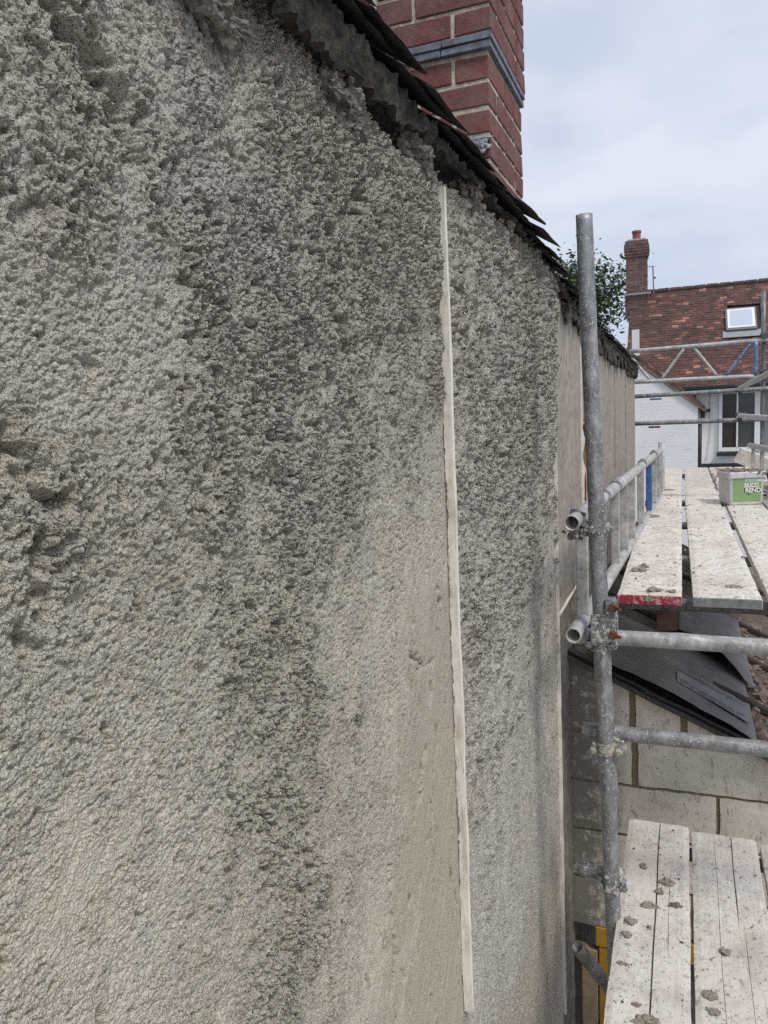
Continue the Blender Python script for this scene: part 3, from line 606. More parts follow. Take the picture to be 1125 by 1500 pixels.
# ------------------------------------------------------------------ scaffold poles, tubes, couplers
R = .02415
def lumpfn(seed, spots, amp=.006):
    def fn(q, dr):
        v = 0
        for (c, rad, side) in spots:
            d = (q - Vector(c)).length
            if d < rad * 1.6: v += max(0, 1 - d / (rad * 1.6)) * max(0, .4 + .6 * dr.dot(Vector(side))) * (.6 + .8 * mn.noise(q * 130 + Vector((seed, 0, 0))))
        n_ = mn.noise(q * 150 + Vector((seed, 0, 0)))
        return v * amp * 1.6 + (max(0, n_ - .25) * .0035)
    return fn
def pole(name, p0, p1, mat, label, cat='scaffold tube', group='scaffold tubes', seg=None, n=24, spots=(), wall=.004, r=R, amp=.006):
    L = (Vector(p1) - Vector(p0)).length; seg = seg or max(4, int(L / .02)); bm = bmesh.new()
    tube(bm, p0, p1, r, n, min(seg, 220), wall, .0006, lump=lumpfn(len(COL.objects), spots, amp) if spots is not None else None)
    bmesh.ops.recalc_face_normals(bm, faces=bm.faces)
    o = link(name, bm, mat, None, True); c = (Vector(p0) + Vector(p1)) / 2
    for v in o.data.vertices: v.co -= c
    o.location = c
    return tag(o, label, cat, group)
P0, P1 = Vector((-.2712, 2.40, .560)), Vector((-.2105, 2.40, -1.53)); dn = (P1 - P0).normalized()
def pz(z): return P0 + dn * ((z - P0.z) / dn.z)
rt = (.9, -.4, 0)
pole('scaffold_pole', P0, pz(-3.89), GALV_TOP, 'tall leaning galvanised scaffold pole in front of the rendered wall, open top against sky', 'scaffold pole', 'scaffold poles', 220, 28,
     [(pz(-.36), .06, rt), (pz(-.30), .03, rt), (pz(-.07), .035, rt), (pz(-.155), .03, rt), (pz(-.80), .06, (0, -1, 0)), (pz(-.95), .07, rt), (pz(-1.2), .09, rt)], amp=.007)
pole('scaffold_tube', (-.335, 2.452, -.728), (2.2, 2.448, -.735), GALV_CLEAN, 'pale mortar-splashed scaffold tube level in front of the lean-to roof, just under the upper deck', spots=[((.0, 2.42, -.71), .05, (0, 0, 1)), ((.22, 2.42, -.755), .03, (0, -1, -.3)), ((-.3, 2.43, -.72), .06, (0, -1, 0))])
pole('scaffold_tube', (-.302, 2.452, -1.045), (2.2, 2.452, -1.055), mat_galv('dark_splashed_tube', .45, 1.0), 'darker level scaffold tube crossing in front of the pale block wall', spots=[((-.3, 2.44, -1.04), .04, (0, -1, 0))])
pole('scaffold_tube', (-.315, 2.453, -1.535), (-.175, 2.453, -1.538), mat_galv('splashed_stub', 1.2, .9), 'short crusty scaffold tube stub clamped behind the tall pole beside the lower deck', spots=[((-.30, 2.43, -1.52), .05, (0, -1, .5))])
pole('scaffold_tube', (-.345, 2.56, -1.905), (.02, 2.86, -2.62), GALV, 'slanting scaffold brace with an open upper end beside the wall foot, below the lower deck')
pole('scaffold_pole', (-.09, 2.36, -1.80), (-.09, 2.36, -3.89), GALV_DARK, 'dull scaffold pole standing under the lower deck boards', 'scaffold pole', 'scaffold poles', spots=None) if 0 else None
for i, (yy, lb) in enumerate(((3.06, 'dark transom tube under the near ends of the upper deck boards'), (3.95, 'second transom tube under the upper deck, half hidden by the ladder beam'), (5.1, 'third transom tube under the upper deck boards'), (6.25, 'transom tube under the joint of the upper deck boards'), (8.6, 'transom tube under the far ends of the upper deck boards'))):
    pole('scaffold_tube', (-.33 + .02 * i, yy, -.765), (1.3, yy, -.765), GALV_DARK if i == 0 else GALV, lb, spots=None, seg=12)
for yy, lb in ((1.2, 'transom tube hidden under the middle of the lower deck boards'), (2.95, 'transom tube hidden deepest under the lower deck near the block wall')):
    pole('scaffold_tube', (-.15, yy, -1.715), (1.3, yy, -1.715), GALV_DARK, lb, spots=None, seg=12)
def coupler(c, ax_a, ax_b, off, label, mat=COUP, crust=1.0, seed=0, group='scaffold couplers'):
    """two clasped half clamps with bolts; ax_a round the tube at c, ax_b round the one at c+off"""
    c = Vector(c); off = Vector(off); t = thing('scaffold_coupler', c, label, 'coupler', group)
    for q, ax, oo in ((c, Vector(ax_a), off), (c + off, Vector(ax_b), -off)):
        ax = ax.normalized(); bm = bmesh.new(); rr = R + .0045
        tube(bm, q - ax * .019, q + ax * .019, rr, 24, 6, .0, cap=True, lump=lambda p, d: max(0, mn.noise(p * 120)) * .004 * crust)
        side = ax.cross(oo.normalized()).normalized()
        for s_ in (-1, 1):
            bx(bm, q + side * s_ * (rr + .006) , (.016, .016, .03), ax.to_track_quat('Z', 'Y').to_euler(), .003)
        bmesh.ops.recalc_face_normals(bm, faces=bm.faces); cl = link('clamp', bm, mat, t)
        for s_ in (-1, 1):
            bm = bmesh.new(); p = q + side * s_ * (rr + .010); d = -oo.normalized()
            tube(bm, p - d * .022, p + d * .030, .0065, 8, 3, cap=True); tube(bm, p + d * .012, p + d * .026, .0125, 6, 1, cap=True); link('bolt', bm, mat, cl)
    bm = bmesh.new(); rn = random.Random(seed)
    for i in range(int(26 * crust)):
        p = c + off * rn.random() + Vector((rn.gauss(0, .022), rn.gauss(0, .012) - .018, rn.gauss(0, .014)))
        lumpy(bm, p, [rn.uniform(.005, .012)] * 3, i + seed, 2, .7, f=1.8)
    if crust > .15: tag(link('mortar_crust', bm, CRUST, t, True), kind='stuff')
    return t
coupler(pz(-.375), dn, (.04, 1, 0), Vector((-.062, .03, .008)), 'crusted coupler clamping the ladder beam top tube to the tall pole', seed=3, crust=1.5)
coupler(pz(-.735), dn, (1, 0, 0), (0, .0525, 0), 'mortar-covered coupler holding the pale level tube to the tall pole', seed=9, crust=.9)
coupler(pz(-1.075), dn, (1, 0, 0), (0, .0525, .022), 'light coloured coupler where the darker level tube crosses the tall pole', seed=15, crust=.7, mat=mat_galv('pale_yellowish_coupler', 1.3, 1.3, (1.1, 1.05, .8)))
coupler(pz(-1.535), dn, (1, 0, 0), (0, .0525, 0), 'crusted lowest coupler on the tall pole beside the lower deck board', seed=21, crust=.8)
# rusty sleeve plate on the pole
sl = thing('sleeve_coupler', pz(-.66) + Vector((.03, 0, 0)), 'steel sleeve plate with two rusty bolts on the tall pole below the red board end', 'coupler')
q = pz(-.655); bm = bmesh.new(); bx(bm, q + Vector((.030, -.006, 0)), (.030, .045, .135), None, .004, .001); bx(bm, q + Vector((.0, -.0262, -.03)), (.055, .006, .10), None, .002, .001); bx(bm, q + Vector((.046, -.0, 0)), (.010, .018, .125), None, .003, .001)
link('plate', bm, COUP, sl)
for dz in (.045, -.042):
    bm = bmesh.new(); b = q + Vector((.040, -.03, dz)); tube(bm, b, b + Vector((0, -.014, 0)), .011, 6, 1, cap=True); tube(bm, b, b + Vector((.022, -.022, 0)), .006, 8, 1, cap=True); lumpy(bm, b, (.014, .010, .014), 5 + int(dz * 100), 2, .5); link('bolt', bm, RUST, sl)

# ------------------------------------------------------------------ aluminium ladder beam along the upper deck
def dirx(t): return Vector((-.312 + .0385 * (t - 2.33), t, 0))
LBt, LBb = -.345, -.695
lb = thing('ladder_beam', (-.25, 4, -.7), 'white dusty aluminium ladder beam standing on edge between the wall and the upper deck', 'ladder beam', 'ladder beams')
for z_ in (LBt, LBb):
    bm = bmesh.new(); a = dirx(2.33) + Vector((0, 0, z_)); b = dirx(6.3) + Vector((0, 0, z_ - .015))
    tube(bm, a, b, R, 22, 120, .004, .0005, lump=lumpfn(5, [(a + Vector((.01, .35, .02)), .03, (0, 0, 1)), (a + Vector((.04, 1.3, .02)), .03, (0, 0, 1))])); bmesh.ops.recalc_face_normals(bm, faces=bm.faces)
    link('chord', bm, ALU, lb, True)
    if z_ == LBt:
        for tt in (3.05, 3.42, 4.72, 5.6):
            c = dirx(tt) + Vector((0, 0, z_)); bm = bmesh.new(); tube(bm, c - Vector((0, .02, 0)), c + Vector((0, .02, 0)), R + .003, 18, 1, cap=True); lumpy(bm, c + Vector((0, 0, .024)), (.010, .012, .007), int(tt * 10), 2, .6); link('collar', bm, GALV, lb)
for i, tt in enumerate((2.52, 2.95, 3.41, 3.75, 4.10, 4.62, 5.20, 5.62, 6.06, 6.26)):
    c = dirx(tt); bm = bmesh.new(); bx(bm, (c.x, c.y, (LBt + LBb) / 2), (.038, .028, LBt - LBb - .03), None, .005)
    o = link('rung', bm, BLUE if i == 6 else ALU, lb)
    if i == 6: o['label'] = 'blue painted rung'
pole('scaffold_pole', (-.155, 6.42, -.30), (-.155, 6.42, -3.89), ALU, 'pale scaffold pole at the far end of the ladder beam beside the deck', 'scaffold pole', 'scaffold poles', spots=None, seg=12)

# ------------------------------------------------------------------ boards
def plank(name, x0, x1, y0, y1, zt, mat, label, group, grooves=(), th=.038, rot=0.0, ends=None, seed=0, ny=None, tip=0.0):
    ny = ny or max(20, int((y1 - y0) / .02)); xs = list(np.linspace(x0, x1, 13)); 
    for gx, ga, gb, gw, gd in grooves: xs += [gx - gw, gx, gx + gw]
    xs = sorted(xs); bm = bmesh.new(); T = []; B = []
    cx_, cy_ = (x0 + x1) / 2, (y0 + y1) / 2
    def tr(x, y): 
        a, b = x - cx_, y - cy_; return cx_ + a * math.cos(rot) - b * math.sin(rot), cy_ + a * math.sin(rot) + b * math.cos(rot)
    for i in range(ny + 1):
        y = y0 + (y1 - y0) * i / ny; rt_, rb = [], []
        for j, x in enumerate(xs):
            z = zt + .0025 * mn.noise(Vector((x * 5 + seed, y * 1.5, 0))) + .0008 * mn.noise(Vector((x * 60, y * 9 + seed, 0)))
            xx = x
            for gx, ga, gb, gw, gd in grooves:
                wv = .006 * mn.noise(Vector((gx * 50, y * 2.2, seed)))
                if abs(x - gx) <= gw * 1.01:
                    xx = x + wv
                    f = min(1, max(0, (y - ga) / .15)) * min(1, max(0, (gb - y) / .15))
                    if abs(x - gx) < gw * .5: z -= gd * f
                    else: xx = gx + wv + (x - gx) * (.35 + .65 * f)
            if j in (0, len(xs) - 1):
                z -= .004; xx += .0025 * mn.noise(Vector((x * 9, y * 7, seed))) + .0015 * mn.noise(Vector((x * 9, y * 40, seed)))
            if i in (0, ny): z -= .003
            X, Y = tr(xx, y + (.004 * mn.noise(Vector((x * 30, seed, i))) if i in (0, ny) else 0)); rt_.append(bm.verts.new((X, Y, z)))
            rb.append(bm.verts.new((X, Y, zt - th)) if j in (0, len(xs) - 1) or i in (0, ny) else None)
        T.append(rt_); B.append(rb)
    m = len(xs)
    for i in range(ny):
        for j in range(m - 1): bm.faces.new((T[i][j], T[i][j + 1], T[i + 1][j + 1], T[i + 1][j]))
        bm.faces.new((T[i + 1][0], B[i + 1][0], B[i][0], T[i][0])); bm.faces.new((T[i][m - 1], B[i][m - 1], B[i + 1][m - 1], T[i + 1][m - 1]))
    for j in range(m - 1):
        bm.faces.new((T[0][j + 1], T[0][j], B[0][j], B[0][j + 1])); bm.faces.new((T[ny][j], T[ny][j + 1], B[ny][j + 1], B[ny][j]))
    bm.faces.new([B[i][0] for i in range(ny + 1)] + [B[ny][j] for j in range(1, m)] + [B[i][m - 1] for i in range(ny - 1, -1, -1)] + [B[0][j] for j in range(m - 2, 0, -1)])
    bmesh.ops.recalc_face_normals(bm, faces=bm.faces)
    o = link(name, bm, mat); c = Vector((cx_, cy_, zt))
    for v in o.data.vertices: v.co -= c
    o.location = c; tag(o, label, 'scaffold board', group)
    if ends:
        X, Y = tr(cx_, y0 - .0035); e = box('end_band', (X, Y, zt - th / 2 - .001), (x1 - x0 - .002, .005, th - .004), ends, o, Euler((0, 0, rot)), .0015, .0006)
    return o
G1 = 'upper deck scaffold boards'
plank('scaffold_board', -.228, -.003, 2.935, 6.24, -.70, B_UP, 'upper deck board beside the ladder beam with a worn red painted near end', G1, ends=RED, seed=1, rot=.001)
plank('scaffold_board', .028, .253, 2.925, 6.23, -.698, B_UP, 'upper deck board in the middle with a rounded grey-green metal near end', G1, ends=PLATE, seed=5, rot=.006)
plank('scaffold_board', .284, .509, 2.90, 6.75, -.70, B_UP, 'third upper deck board, the one the green-labelled tub stands on', G1, seed=9, rot=.004, ends=PLATE)
plank('scaffold_board', .518, .743, 2.9, 6.8, -.699, B_UP, 'upper deck board at the right edge under the black tub', G1, seed=12, rot=-.003)
plank('scaffold_board', -.225, -.005, 6.26, 8.75, -.694, B_UP, 'far upper deck board continuing the red-ended board', G1, seed=15, rot=-.004)
plank('scaffold_board', .022, .247, 6.25, 8.85, -.694, B_UP, 'far upper deck board continuing the middle board', G1, seed=19, rot=-.002)
plank('scaffold_board', .262, .487, 6.78, 8.80, -.690, B_UP, 'far upper deck board behind the green-labelled tub', G1, seed=22, rot=.003)
plank('scaffold_board', .50, .725, 6.83, 8.8, -.692, B_UP, 'far upper deck board at the right behind the black tub', G1, seed=27)
G2 = 'lower deck scaffold boards'
plank('scaffold_board', -.196, .026, -1.1, 3.045, -1.65, B_LO, 'lower deck board nearest the wall with one long dark split', G2, [(-.080, 1.75, 3.1, .003, .02), (-.115, 1.2, 2.0, .0015, .006), (-.035, 2.2, 2.8, .0012, .005)], seed=31, ny=300)
plank('scaffold_board', .037, .262, -1.1, 3.02, -1.653, B_LO, 'lower deck board second from the wall with cracks at its far end', G2, [(.172, 2.45, 3.1, .0022, .015), (.185, 1.6, 2.5, .0013, .006), (.115, 1.9, 3.0, .0011, .005), (.215, .9, 2.2, .0013, .005)], seed=35, ny=300)
plank('scaffold_board', .275, .50, -1.1, 2.99, -1.65, B_LO, 'lower deck board third from the wall at the right edge of the view', G2, [(.38, 1.5, 2.6, .0016, .008)], seed=39)
plank('scaffold_board', .512, .737, -1.1, 3.0, -1.65, B_LO, 'lower deck board fourth from the wall, just right of the view', G2, seed=43)
# ------------------------------------------------------------------ mortar droppings
def blob(c, s, seed, label, zdeck, mat=DROP, cat='mortar dropping', group='mortar droppings on the decks'):
    bm = bmesh.new(); lumpy(bm, (0, 0, 0), s, seed, 3, .55, flat=-.0015, f=1.8)
    o = link('mortar_dropping', bm, mat); o.location = (c[0], c[1], zdeck + .001); return tag(o, label, cat, group)
for i, (x, y, sx, sy, sz, lb) in enumerate([
 (-.126, 2.71, .014, .02, .009, 'small round mortar dropping near the far end of the first lower board'),
 (-.045, 2.635, .026, .026, .014, 'largest mortar clump on the lower deck, just right of the long split'),
 (-.068, 2.575, .015, .02, .010, 'mortar clump touching the near side of the largest clump on the lower deck'),
 (-.098, 2.487, .036, .014, .010, 'long flat mortar streak lying across to the long split'),
 (-.017, 2.514, .024, .014, .007, 'pinkish mortar patch right of the long split'),
 (-.155, 2.385, .022, .026, .011, 'mortar lump near the left edge of the first lower board'),
 (-.160, 2.315, .017, .02, .007, 'rounder mortar lump just below the lump at the left board edge'),
 (-.095, 2.375, .008, .010, .006, 'small mortar crumb between the left edge lumps and the long split'),
 (-.164, 2.183, .017, .008, .006, 'thin broken ring of mortar low on the first lower board'),
 (.123, 2.327, .017, .02, .006, 'pale mortar pat on the second lower board'),
 (-.085, 1.975, .035, .028, .010, 'wide mortar patch at the bottom edge of the view'),
 (-.115, 2.03, .014, .010, .005, 'small pink crumb above the bottom mortar patch'),
 (.075, 2.13, .022, .02, .003, 'faint yellowish mortar smear on the second lower board'),
 (.085, 2.07, .017, .015, .003, 'lower faint mortar smear on the second lower board')]):
    blob((x, y), (sx * .8, sy * .75, sz), i + 1, lb, -1.65, DROP if i not in (4, 11) else RUBBLE)
for i, (x, y, sx, sy, sz, lb) in enumerate([
 (-.172, 3.36, .026, .035, .012, 'crumbly mortar pile near the front of the red-ended upper board'),
 (-.155, 3.44, .022, .025, .012, 'mortar crumb behind the pile on the red-ended board'),
 (-.100, 3.0, .026, .025, .011, 'mortar clump at the front edge of the red-ended upper board'),
 (-.115, 2.928, .017, .006, .016, 'mortar stuck on the red painted board end'),
 (-.038, 2.985, .018, .018, .008, 'small mortar clump at the right front of the red-ended board'),
 (.185, 3.10, .030, .03, .007, 'brown mortar pat near the front of the middle upper board'),
 (-.17, 5.03, .04, .04, .012, 'mortar scatter half way along the red-ended board'),
 (-.14, 6.55, .06, .05, .018, 'mortar heap on the far upper board past the joint')]):
    blob((x, y), (sx, sy, sz), i + 30, lb, -.70 if y > 2.93 else -.722)
def specks(name, x0, x1, y0, y1, z, n, smin, smax, mat, label, seed):
    rn = random.Random(seed); bm = bmesh.new()
    for i in range(n):
        s_ = rn.uniform(smin, smax) * (rn.random() ** 1.5 + .25); x = rn.uniform(x0, x1); y = rn.uniform(y0, y1)
        m = Matrix.Translation((x, y, z + s_ * .25)) @ Euler((rn.random(), rn.random(), rn.random() * 6)).to_matrix().to_4x4() @ Matrix.Diagonal((s_, s_ * rn.uniform(.8, 2.0), s_ * .6, 1))
        r = bmesh.ops.create_icosphere(bm, subdivisions=1, radius=1, matrix=m)
        for v in r['verts']: v.co += Vector((rn.gauss(0, 1), rn.gauss(0, 1), 0)) * s_ * .22
    return tag(link(name, bm, mat), label, 'debris', None, 'stuff')
specks('mortar_specks', -.19, .49, 1.6, 3.0, -1.6495, 420, .0012, .0036, DROP_D, 'dark crumbs scattered over the lower deck boards', 1)
specks('mortar_specks', -.19, .49, 1.6, 3.0, -1.6495, 330, .0012, .0034, CRUST, 'pale crumbs scattered over the lower deck boards', 2)
specks('mortar_specks', -.22, .72, 2.95, 8.6, -.699, 900, .002, .0065, DROP, 'grey-brown crumbs scattered over the upper deck boards', 3)
specks('mortar_specks', .25, .72, 6.0, 8.6, -.697, 160, .01, .03, RUBBLE, 'heap of reddish debris on the deck behind the green-labelled tub', 4)

# ------------------------------------------------------------------ text helper
def text(s, size, mat, M, parent, ext=.0004, name='lettering', sx=1.0, bold=0.0):
    cu_ = bpy.data.curves.new('t', 'FONT'); cu_.body = s; cu_.size = size; cu_.extrude = ext; cu_.offset = bold; cu_.space_character = 1.0
    o = bpy.data.objects.new('t', cu_); COL.objects.link(o); bpy.context.view_layer.update()
    me = bpy.data.meshes.new_from_object(o.evaluated_get(bpy.context.evaluated_depsgraph_get())); bpy.data.objects.remove(o); bpy.data.curves.remove(cu_)
    me.transform(M @ Matrix.Diagonal((sx, 1, 1, 1))); return link(name, me, mat, parent)
# ------------------------------------------------------------------ tub with green label
C0 = Vector((.292, 5.579, -.698)); ux = Vector((.204, .073, 0)).normalized(); uy = Vector((-.063, .231, 0)).normalized(); uz = Vector((0, 0, 1))
tub = thing('paint_tub', C0, 'dirty white square tub with a green render label, standing on the third upper deck board', 'tub')
FW, FD, H = .235, .24, .215
def tp(a, b, z, tap=.0): 
    k = 1 - .05 * (1 - z / H); return C0 + ux * (FW / 2 + (a - FW / 2) * k) + uy * (FD / 2 + (b - FD / 2) * k) + uz * z
def rrect(w, d, r, z, grow=0, n=5):
    pts = []
    for cxx, cyy, a0 in ((w - r, r, -90), (w - r, d - r, 0), (r, d - r, 90), (r, r, 180)):
        for i in range(n):
            a = math.radians(a0 + 90 * i / (n - 1)); pts.append(tp(cxx + (r + grow) * math.cos(a), cyy + (r + grow) * math.sin(a), z))
    return pts
bm = bmesh.new(); prev = None
for z_, gr in ((0, -.006), (.006, 0), (.05, 0), (.10, 0), (.15, 0), (.180, 0), (.181, .004), (.188, .004), (.189, 0), (.205, 0), (.205, -.003), (.03, -.004)):
    rg = [bm.verts.new(p) for p in rrect(FW, FD, .022, z_, gr)]
    if prev is None: bm.faces.new(rg[::-1])
    else:
        for i in range(len(rg)): bm.faces.new((prev[i], prev[(i + 1) % len(rg)], rg[(i + 1) % len(rg)], rg[i]))
    prev = rg
bm.faces.new(prev); bmesh.ops.recalc_face_normals(bm, faces=bm.faces); link('body', bm, BUCK, tub)
bm = bmesh.new(); prev = None
for z_, gr in ((.183, .008), (.183, .011), (.215, .011), (.221, .006), (.221, -.004), (.214, -.010)):
    rg = [bm.verts.new(p) for p in rrect(FW, FD, .022, z_, gr)]
    if prev is None: bm.faces.new(rg[::-1])
    else:
        for i in range(len(rg)): bm.faces.new((prev[i], prev[(i + 1) % len(rg)], rg[(i + 1) % len(rg)], rg[i]))
    prev = rg
bm.faces.new(prev); bmesh.ops.recalc_face_normals(bm, faces=bm.faces); link('lid', bm, BUCK, tub)
def panel(name, a0, a1, z0, z1, off, mat):
    bm = bmesh.new(); vs_ = []
    for o in (off, 0.0):
        vs_.append([bm.verts.new(tp(a, 0, z) - uy * (o + .0006)) for a, z in ((a0, z0), (a1, z0), (a1, z1), (a0, z1))])
    bm.faces.new(vs_[0])
    for i in range(4): bm.faces.new((vs_[1][i], vs_[1][(i + 1) % 4], vs_[0][(i + 1) % 4], vs_[0][i]))
    return link(name, bm, mat, tub)
panel('label_panel', .022, FW - .02, .022, .176, .0012, GREEN)
panel('label_strip', .105, FW - .022, .156, .173, .0018, LGREY)
panel('label_block', .100, FW - .024, .082, .112, .0018, INK)
def lm(a, z): 
    p = tp(a, 0, z) - uy * .0032; return Matrix.Translation(p) @ Matrix((ux, uz, -uy)).transposed().to_4x4()
text('SILICO', .040, WINK, lm(.098, .118), tub, bold=.0014, sx=.80)
text('REND', .040, WINK, lm(.106, .084), tub, bold=.0014, sx=.98)
text('7 IN 1', .015, INK, lm(.110, .065), tub)
bm = bmesh.new(); p = tp(.122, 0, .164) - uy * .0030
bm.faces.new([bm.verts.new(p + ux * a + uz * b) for a, b in ((-.006, -.005), (.006, -.005), (0, .007))]); link('label_mark', bm, INK, tub)
panel('label_line', .135, .185, .163, .166, .0024, INK)
bm = bmesh.new(); rn = random.Random(5)
for i in range(90):
    a, b = rn.uniform(.0, FW), rn.uniform(0, FD); s_ = rn.uniform(.005, .017); lumpy(bm, tp(a, b, H) + uz * .008, (s_ * 1.4, s_ * 1.3, s_ * .6), i, 1, .6)
for i in range(12): s_ = .012; lumpy(bm, tp(rn.uniform(.17, FW), rn.uniform(-.01, .02), H - .005), (s_, s_, s_ * .8), i, 1, .6)
tag(link('debris', bm, RUBBLE, tub), 'crumbled brown mortar covering the lid', kind='stuff')
# ------------------------------------------------------------------ black tub at the right edge
bk = thing('black_tub', (.72, 5.95, -.699), 'black rubber mixing tub at the right edge, behind the green-labelled tub', 'tub')
bm = bmesh.new(); prev = None; c = Vector((.72, 5.95, -.698))
for r_, z_ in ((.10, 0), (.125, .004), (.155, .10), (.175, .17), (.190, .172), (.190, .182), (.172, .182), (.15, .10), (.115, .012)):
    rg = [bm.verts.new(c + Vector((r_ * math.cos(a), r_ * math.sin(a), z_ + .004 * math.sin(a * 2)))) for a in [2 * math.pi * i / 32 for i in range(32)]]
    if prev is None: bm.faces.new(rg[::-1])
    else:
        for i in range(32): bm.faces.new((prev[i], prev[(i + 1) % 32], rg[(i + 1) % 32], rg[i]))
    prev = rg
bm.faces.new(prev); bmesh.ops.recalc_face_normals(bm, faces=bm.faces); link('body', bm, BLACKP, bk, True)
bm = bmesh.new(); lumpy(bm, c + Vector((0, 0, .11)), (.13, .13, .05), 4, 3, .4); link('mortar_fill', bm, CRUST, bk)
bm = bmesh.new(); bmesh.ops.create_circle
for i in range(24):
    pass
tube(bm, c + Vector((-.155, 0, .06)), c + Vector((-.150, .001, .067)), .012, 10, 1, cap=True); link('handle', bm, GALV, bk)
# timber offcut leaning on the right-hand beam
box('timber_offcut', (0, 0, 0), (.30, .045, .145), WOOD_END).location = (.62, 8.0, -.57)
o = bpy.data.objects['timber_offcut']; o.rotation_euler = (.25, .42, .15); o.data.materials[0] = B_UP; tag(o, 'pale timber offcut tilted on the deck behind the green-labelled tub', 'timber')

# ------------------------------------------------------------------ aerated block wall
bw = thing('block_wall', (.6, 3.55, -2.44), 'pale aerated block wall with brown mortar joints under the lean-to roof', 'wall')
YB = 3.50
def roofz(x): return -1.158 - .462 * (x + .36)
rows = [(-1.735, -1.505, [(-.505, -.215), (-.185, .62), (.64, 1.26), (1.28, 1.7)]), (-1.98, -1.750, [(-.505, -.30), (-.285, .142), (.158, .60), (.615, 1.2), (1.215, 1.7)]), (-2.225, -1.998, [(-.505, -.10), (-.085, .42), (.435, .95), (.965, 1.7)]), (-2.475, -2.243, [(-.505, .04), (.055, .56), (.575, 1.1), (1.115, 1.7)])]
def blk(x0, x1, z0, z1, zt0=None, zt1=None):
    bm = bmesh.new(); nx = max(2, int((x1 - x0) / .03)); F = []; 
    za, zb = (z1 if zt0 is None else zt0), (z1 if zt1 is None else zt1)
    for k, yy in ((0, YB), (1, YB + .10)):
        g = []
        for i in range(nx + 1):
            x = x0 + (x1 - x0) * i / nx; top = za + (zb - za) * i / nx; col = []
            for j in range(6):
                zz = z0 + (top - z0) * j / 5; e = 0
                ed = i in (0, nx) or j in (0, 5)
                px_ = x + (.006 * mn.noise(Vector((x * 9, zz * 14, 3))) + .003 * mn.noise(Vector((x * 9, zz * 60, 5))) if i in (0, nx) else 0); pz_ = zz + (.004 * mn.noise(Vector((x * 18, zz * 9, 7))) if j in (0, 5) else 0)
                col.append(bm.verts.new((px_, yy + (0 if k else (.004 if ed else 0) + .003 * mn.noise(Vector((x * 9, zz * 9, 1)))), pz_)))
            g.append(col)
        F.append(g)
    for k in (0, 1):
        for i in range(nx):
            for j in range(5):
                q = (F[k][i][j], F[k][i + 1][j], F[k][i + 1][j + 1], F[k][i][j + 1]); bm.faces.new(q)
    for i in range(nx):
        for j in (0, 5): bm.faces.new((F[0][i][j], F[0][i + 1][j], F[1][i + 1][j], F[1][i][j]))
    for j in range(5):
        for i in (0, nx): bm.faces.new((F[0][i][j], F[0][i][j + 1], F[1][i][j + 1], F[1][i][j]))
    bmesh.ops.recalc_face_normals(bm, faces=bm.faces); return link('block', bm, BLOCK, bw)
for z0, z1, xs in rows:
    for a, b in xs: blk(a, b, z0, z1)
# top course cut to the roof slope
for a, b in ((-.505, -.225), (-.195, -.005), (.025, .235), (.245, .50), (.52, .85)):
    ta, tb = roofz(a) - .03, roofz(b) - .03
    if tb > -1.475: blk(a, b, -1.490, 0, min(ta, -1.16 if a < -.4 else ta), tb)
rough = bmesh.new(); pts = [(-.50, -2.46), (1.7, -2.46), (1.7, -1.75), (.37, -1.50), (-.50, -1.12)]
f_ = [rough.verts.new((x, YB + .012, z)) for x, z in pts]; b_ = [rough.verts.new((x, YB + .09, z)) for x, z in pts]
rough.faces.new(f_); rough.faces.new(b_[::-1])
for i in range(5): rough.faces.new((f_[i], f_[(i + 1) % 5], b_[(i + 1) % 5], b_[i]))
bmesh.ops.recalc_face_normals(rough, faces=rough.faces); link('mortar_joints', rough, BMORT, bw)
# ------------------------------------------------------------------ things below the block wall
dr = thing('yellow_door', (.4, 3.56, -3.9), 'yellow framed doorway below the block wall, glimpsed between the wall and the lower deck', 'door')
for c, s in (((.66, 3.54, -2.53), (2.09, .08, .10)), ((-.345, 3.54, -3.24), (.05, .07, 1.31)), ((1.6, 3.54, -3.24), (.07, .07, 1.31))): box('frame', c, s, YELL, dr, None, .003)
box('jamb_board', (-.415, 3.53, -3.25), (.075, .05, 1.28), simple('tan_board', (.36, .27, .17)), dr, None, .003); box('door_leaf', (.62, 3.58, -3.26), (1.86, .04, 1.27), simple('grey_door', (.10, .105, .10), .7), dr)
# ------------------------------------------------------------------ lean-to roof
lr = thing('lean_to_roof', (.5, 4.5, -1.4), 'low lean-to roof of dirty brown boarding sloping away from the rendered wall', 'roof')
bm = bmesh.new(); N = 50
def rz(x, y): return roofz(x) + .006 * mn.noise(Vector((x * 9, y * 9, 0)))
g = [[bm.verts.new((-.47 + 2.6 * i / N, 3.46 + 4.2 * j / N, rz(-.47 + 2.6 * i / N, 3.46 + 4.2 * j / N))) for j in range(N + 1)] for i in range(N + 1)]
for i in range(N):
    for j in range(N): bm.faces.new((g[i][j], g[i + 1][j], g[i + 1][j + 1], g[i][j + 1]))
r_ = bmesh.ops.extrude_face_region(bm, geom=bm.faces[:]); [setattr(v, 'co', v.co - Vector((0, 0, .018))) for v in r_['geom'] if isinstance(v, bmesh.types.BMVert)]
bmesh.ops.recalc_face_normals(bm, faces=bm.faces); link('roof_boarding', bm, ROOFB, lr)
L_ = 2.6; ang = math.atan(.462); 
def verge(off_y, dz, s, mat, name):
    c = Vector((.8, off_y, roofz(.8) + dz)); bm = bmesh.new(); bx(bm, c, (2.85, s[0], s[1]), Euler((0, ang, 0)), .002)
    bmesh.ops.subdivide_edges(bm, edges=[e for e in bm.edges if e.calc_length() > 1], cuts=90)
    for v in bm.verts: v.co += Vector((0, .003 * mn.noise(v.co * 12), .004 * mn.noise(v.co * 9 + Vector((0, 7, 0)))))
    return link(name, bm, mat, lr)
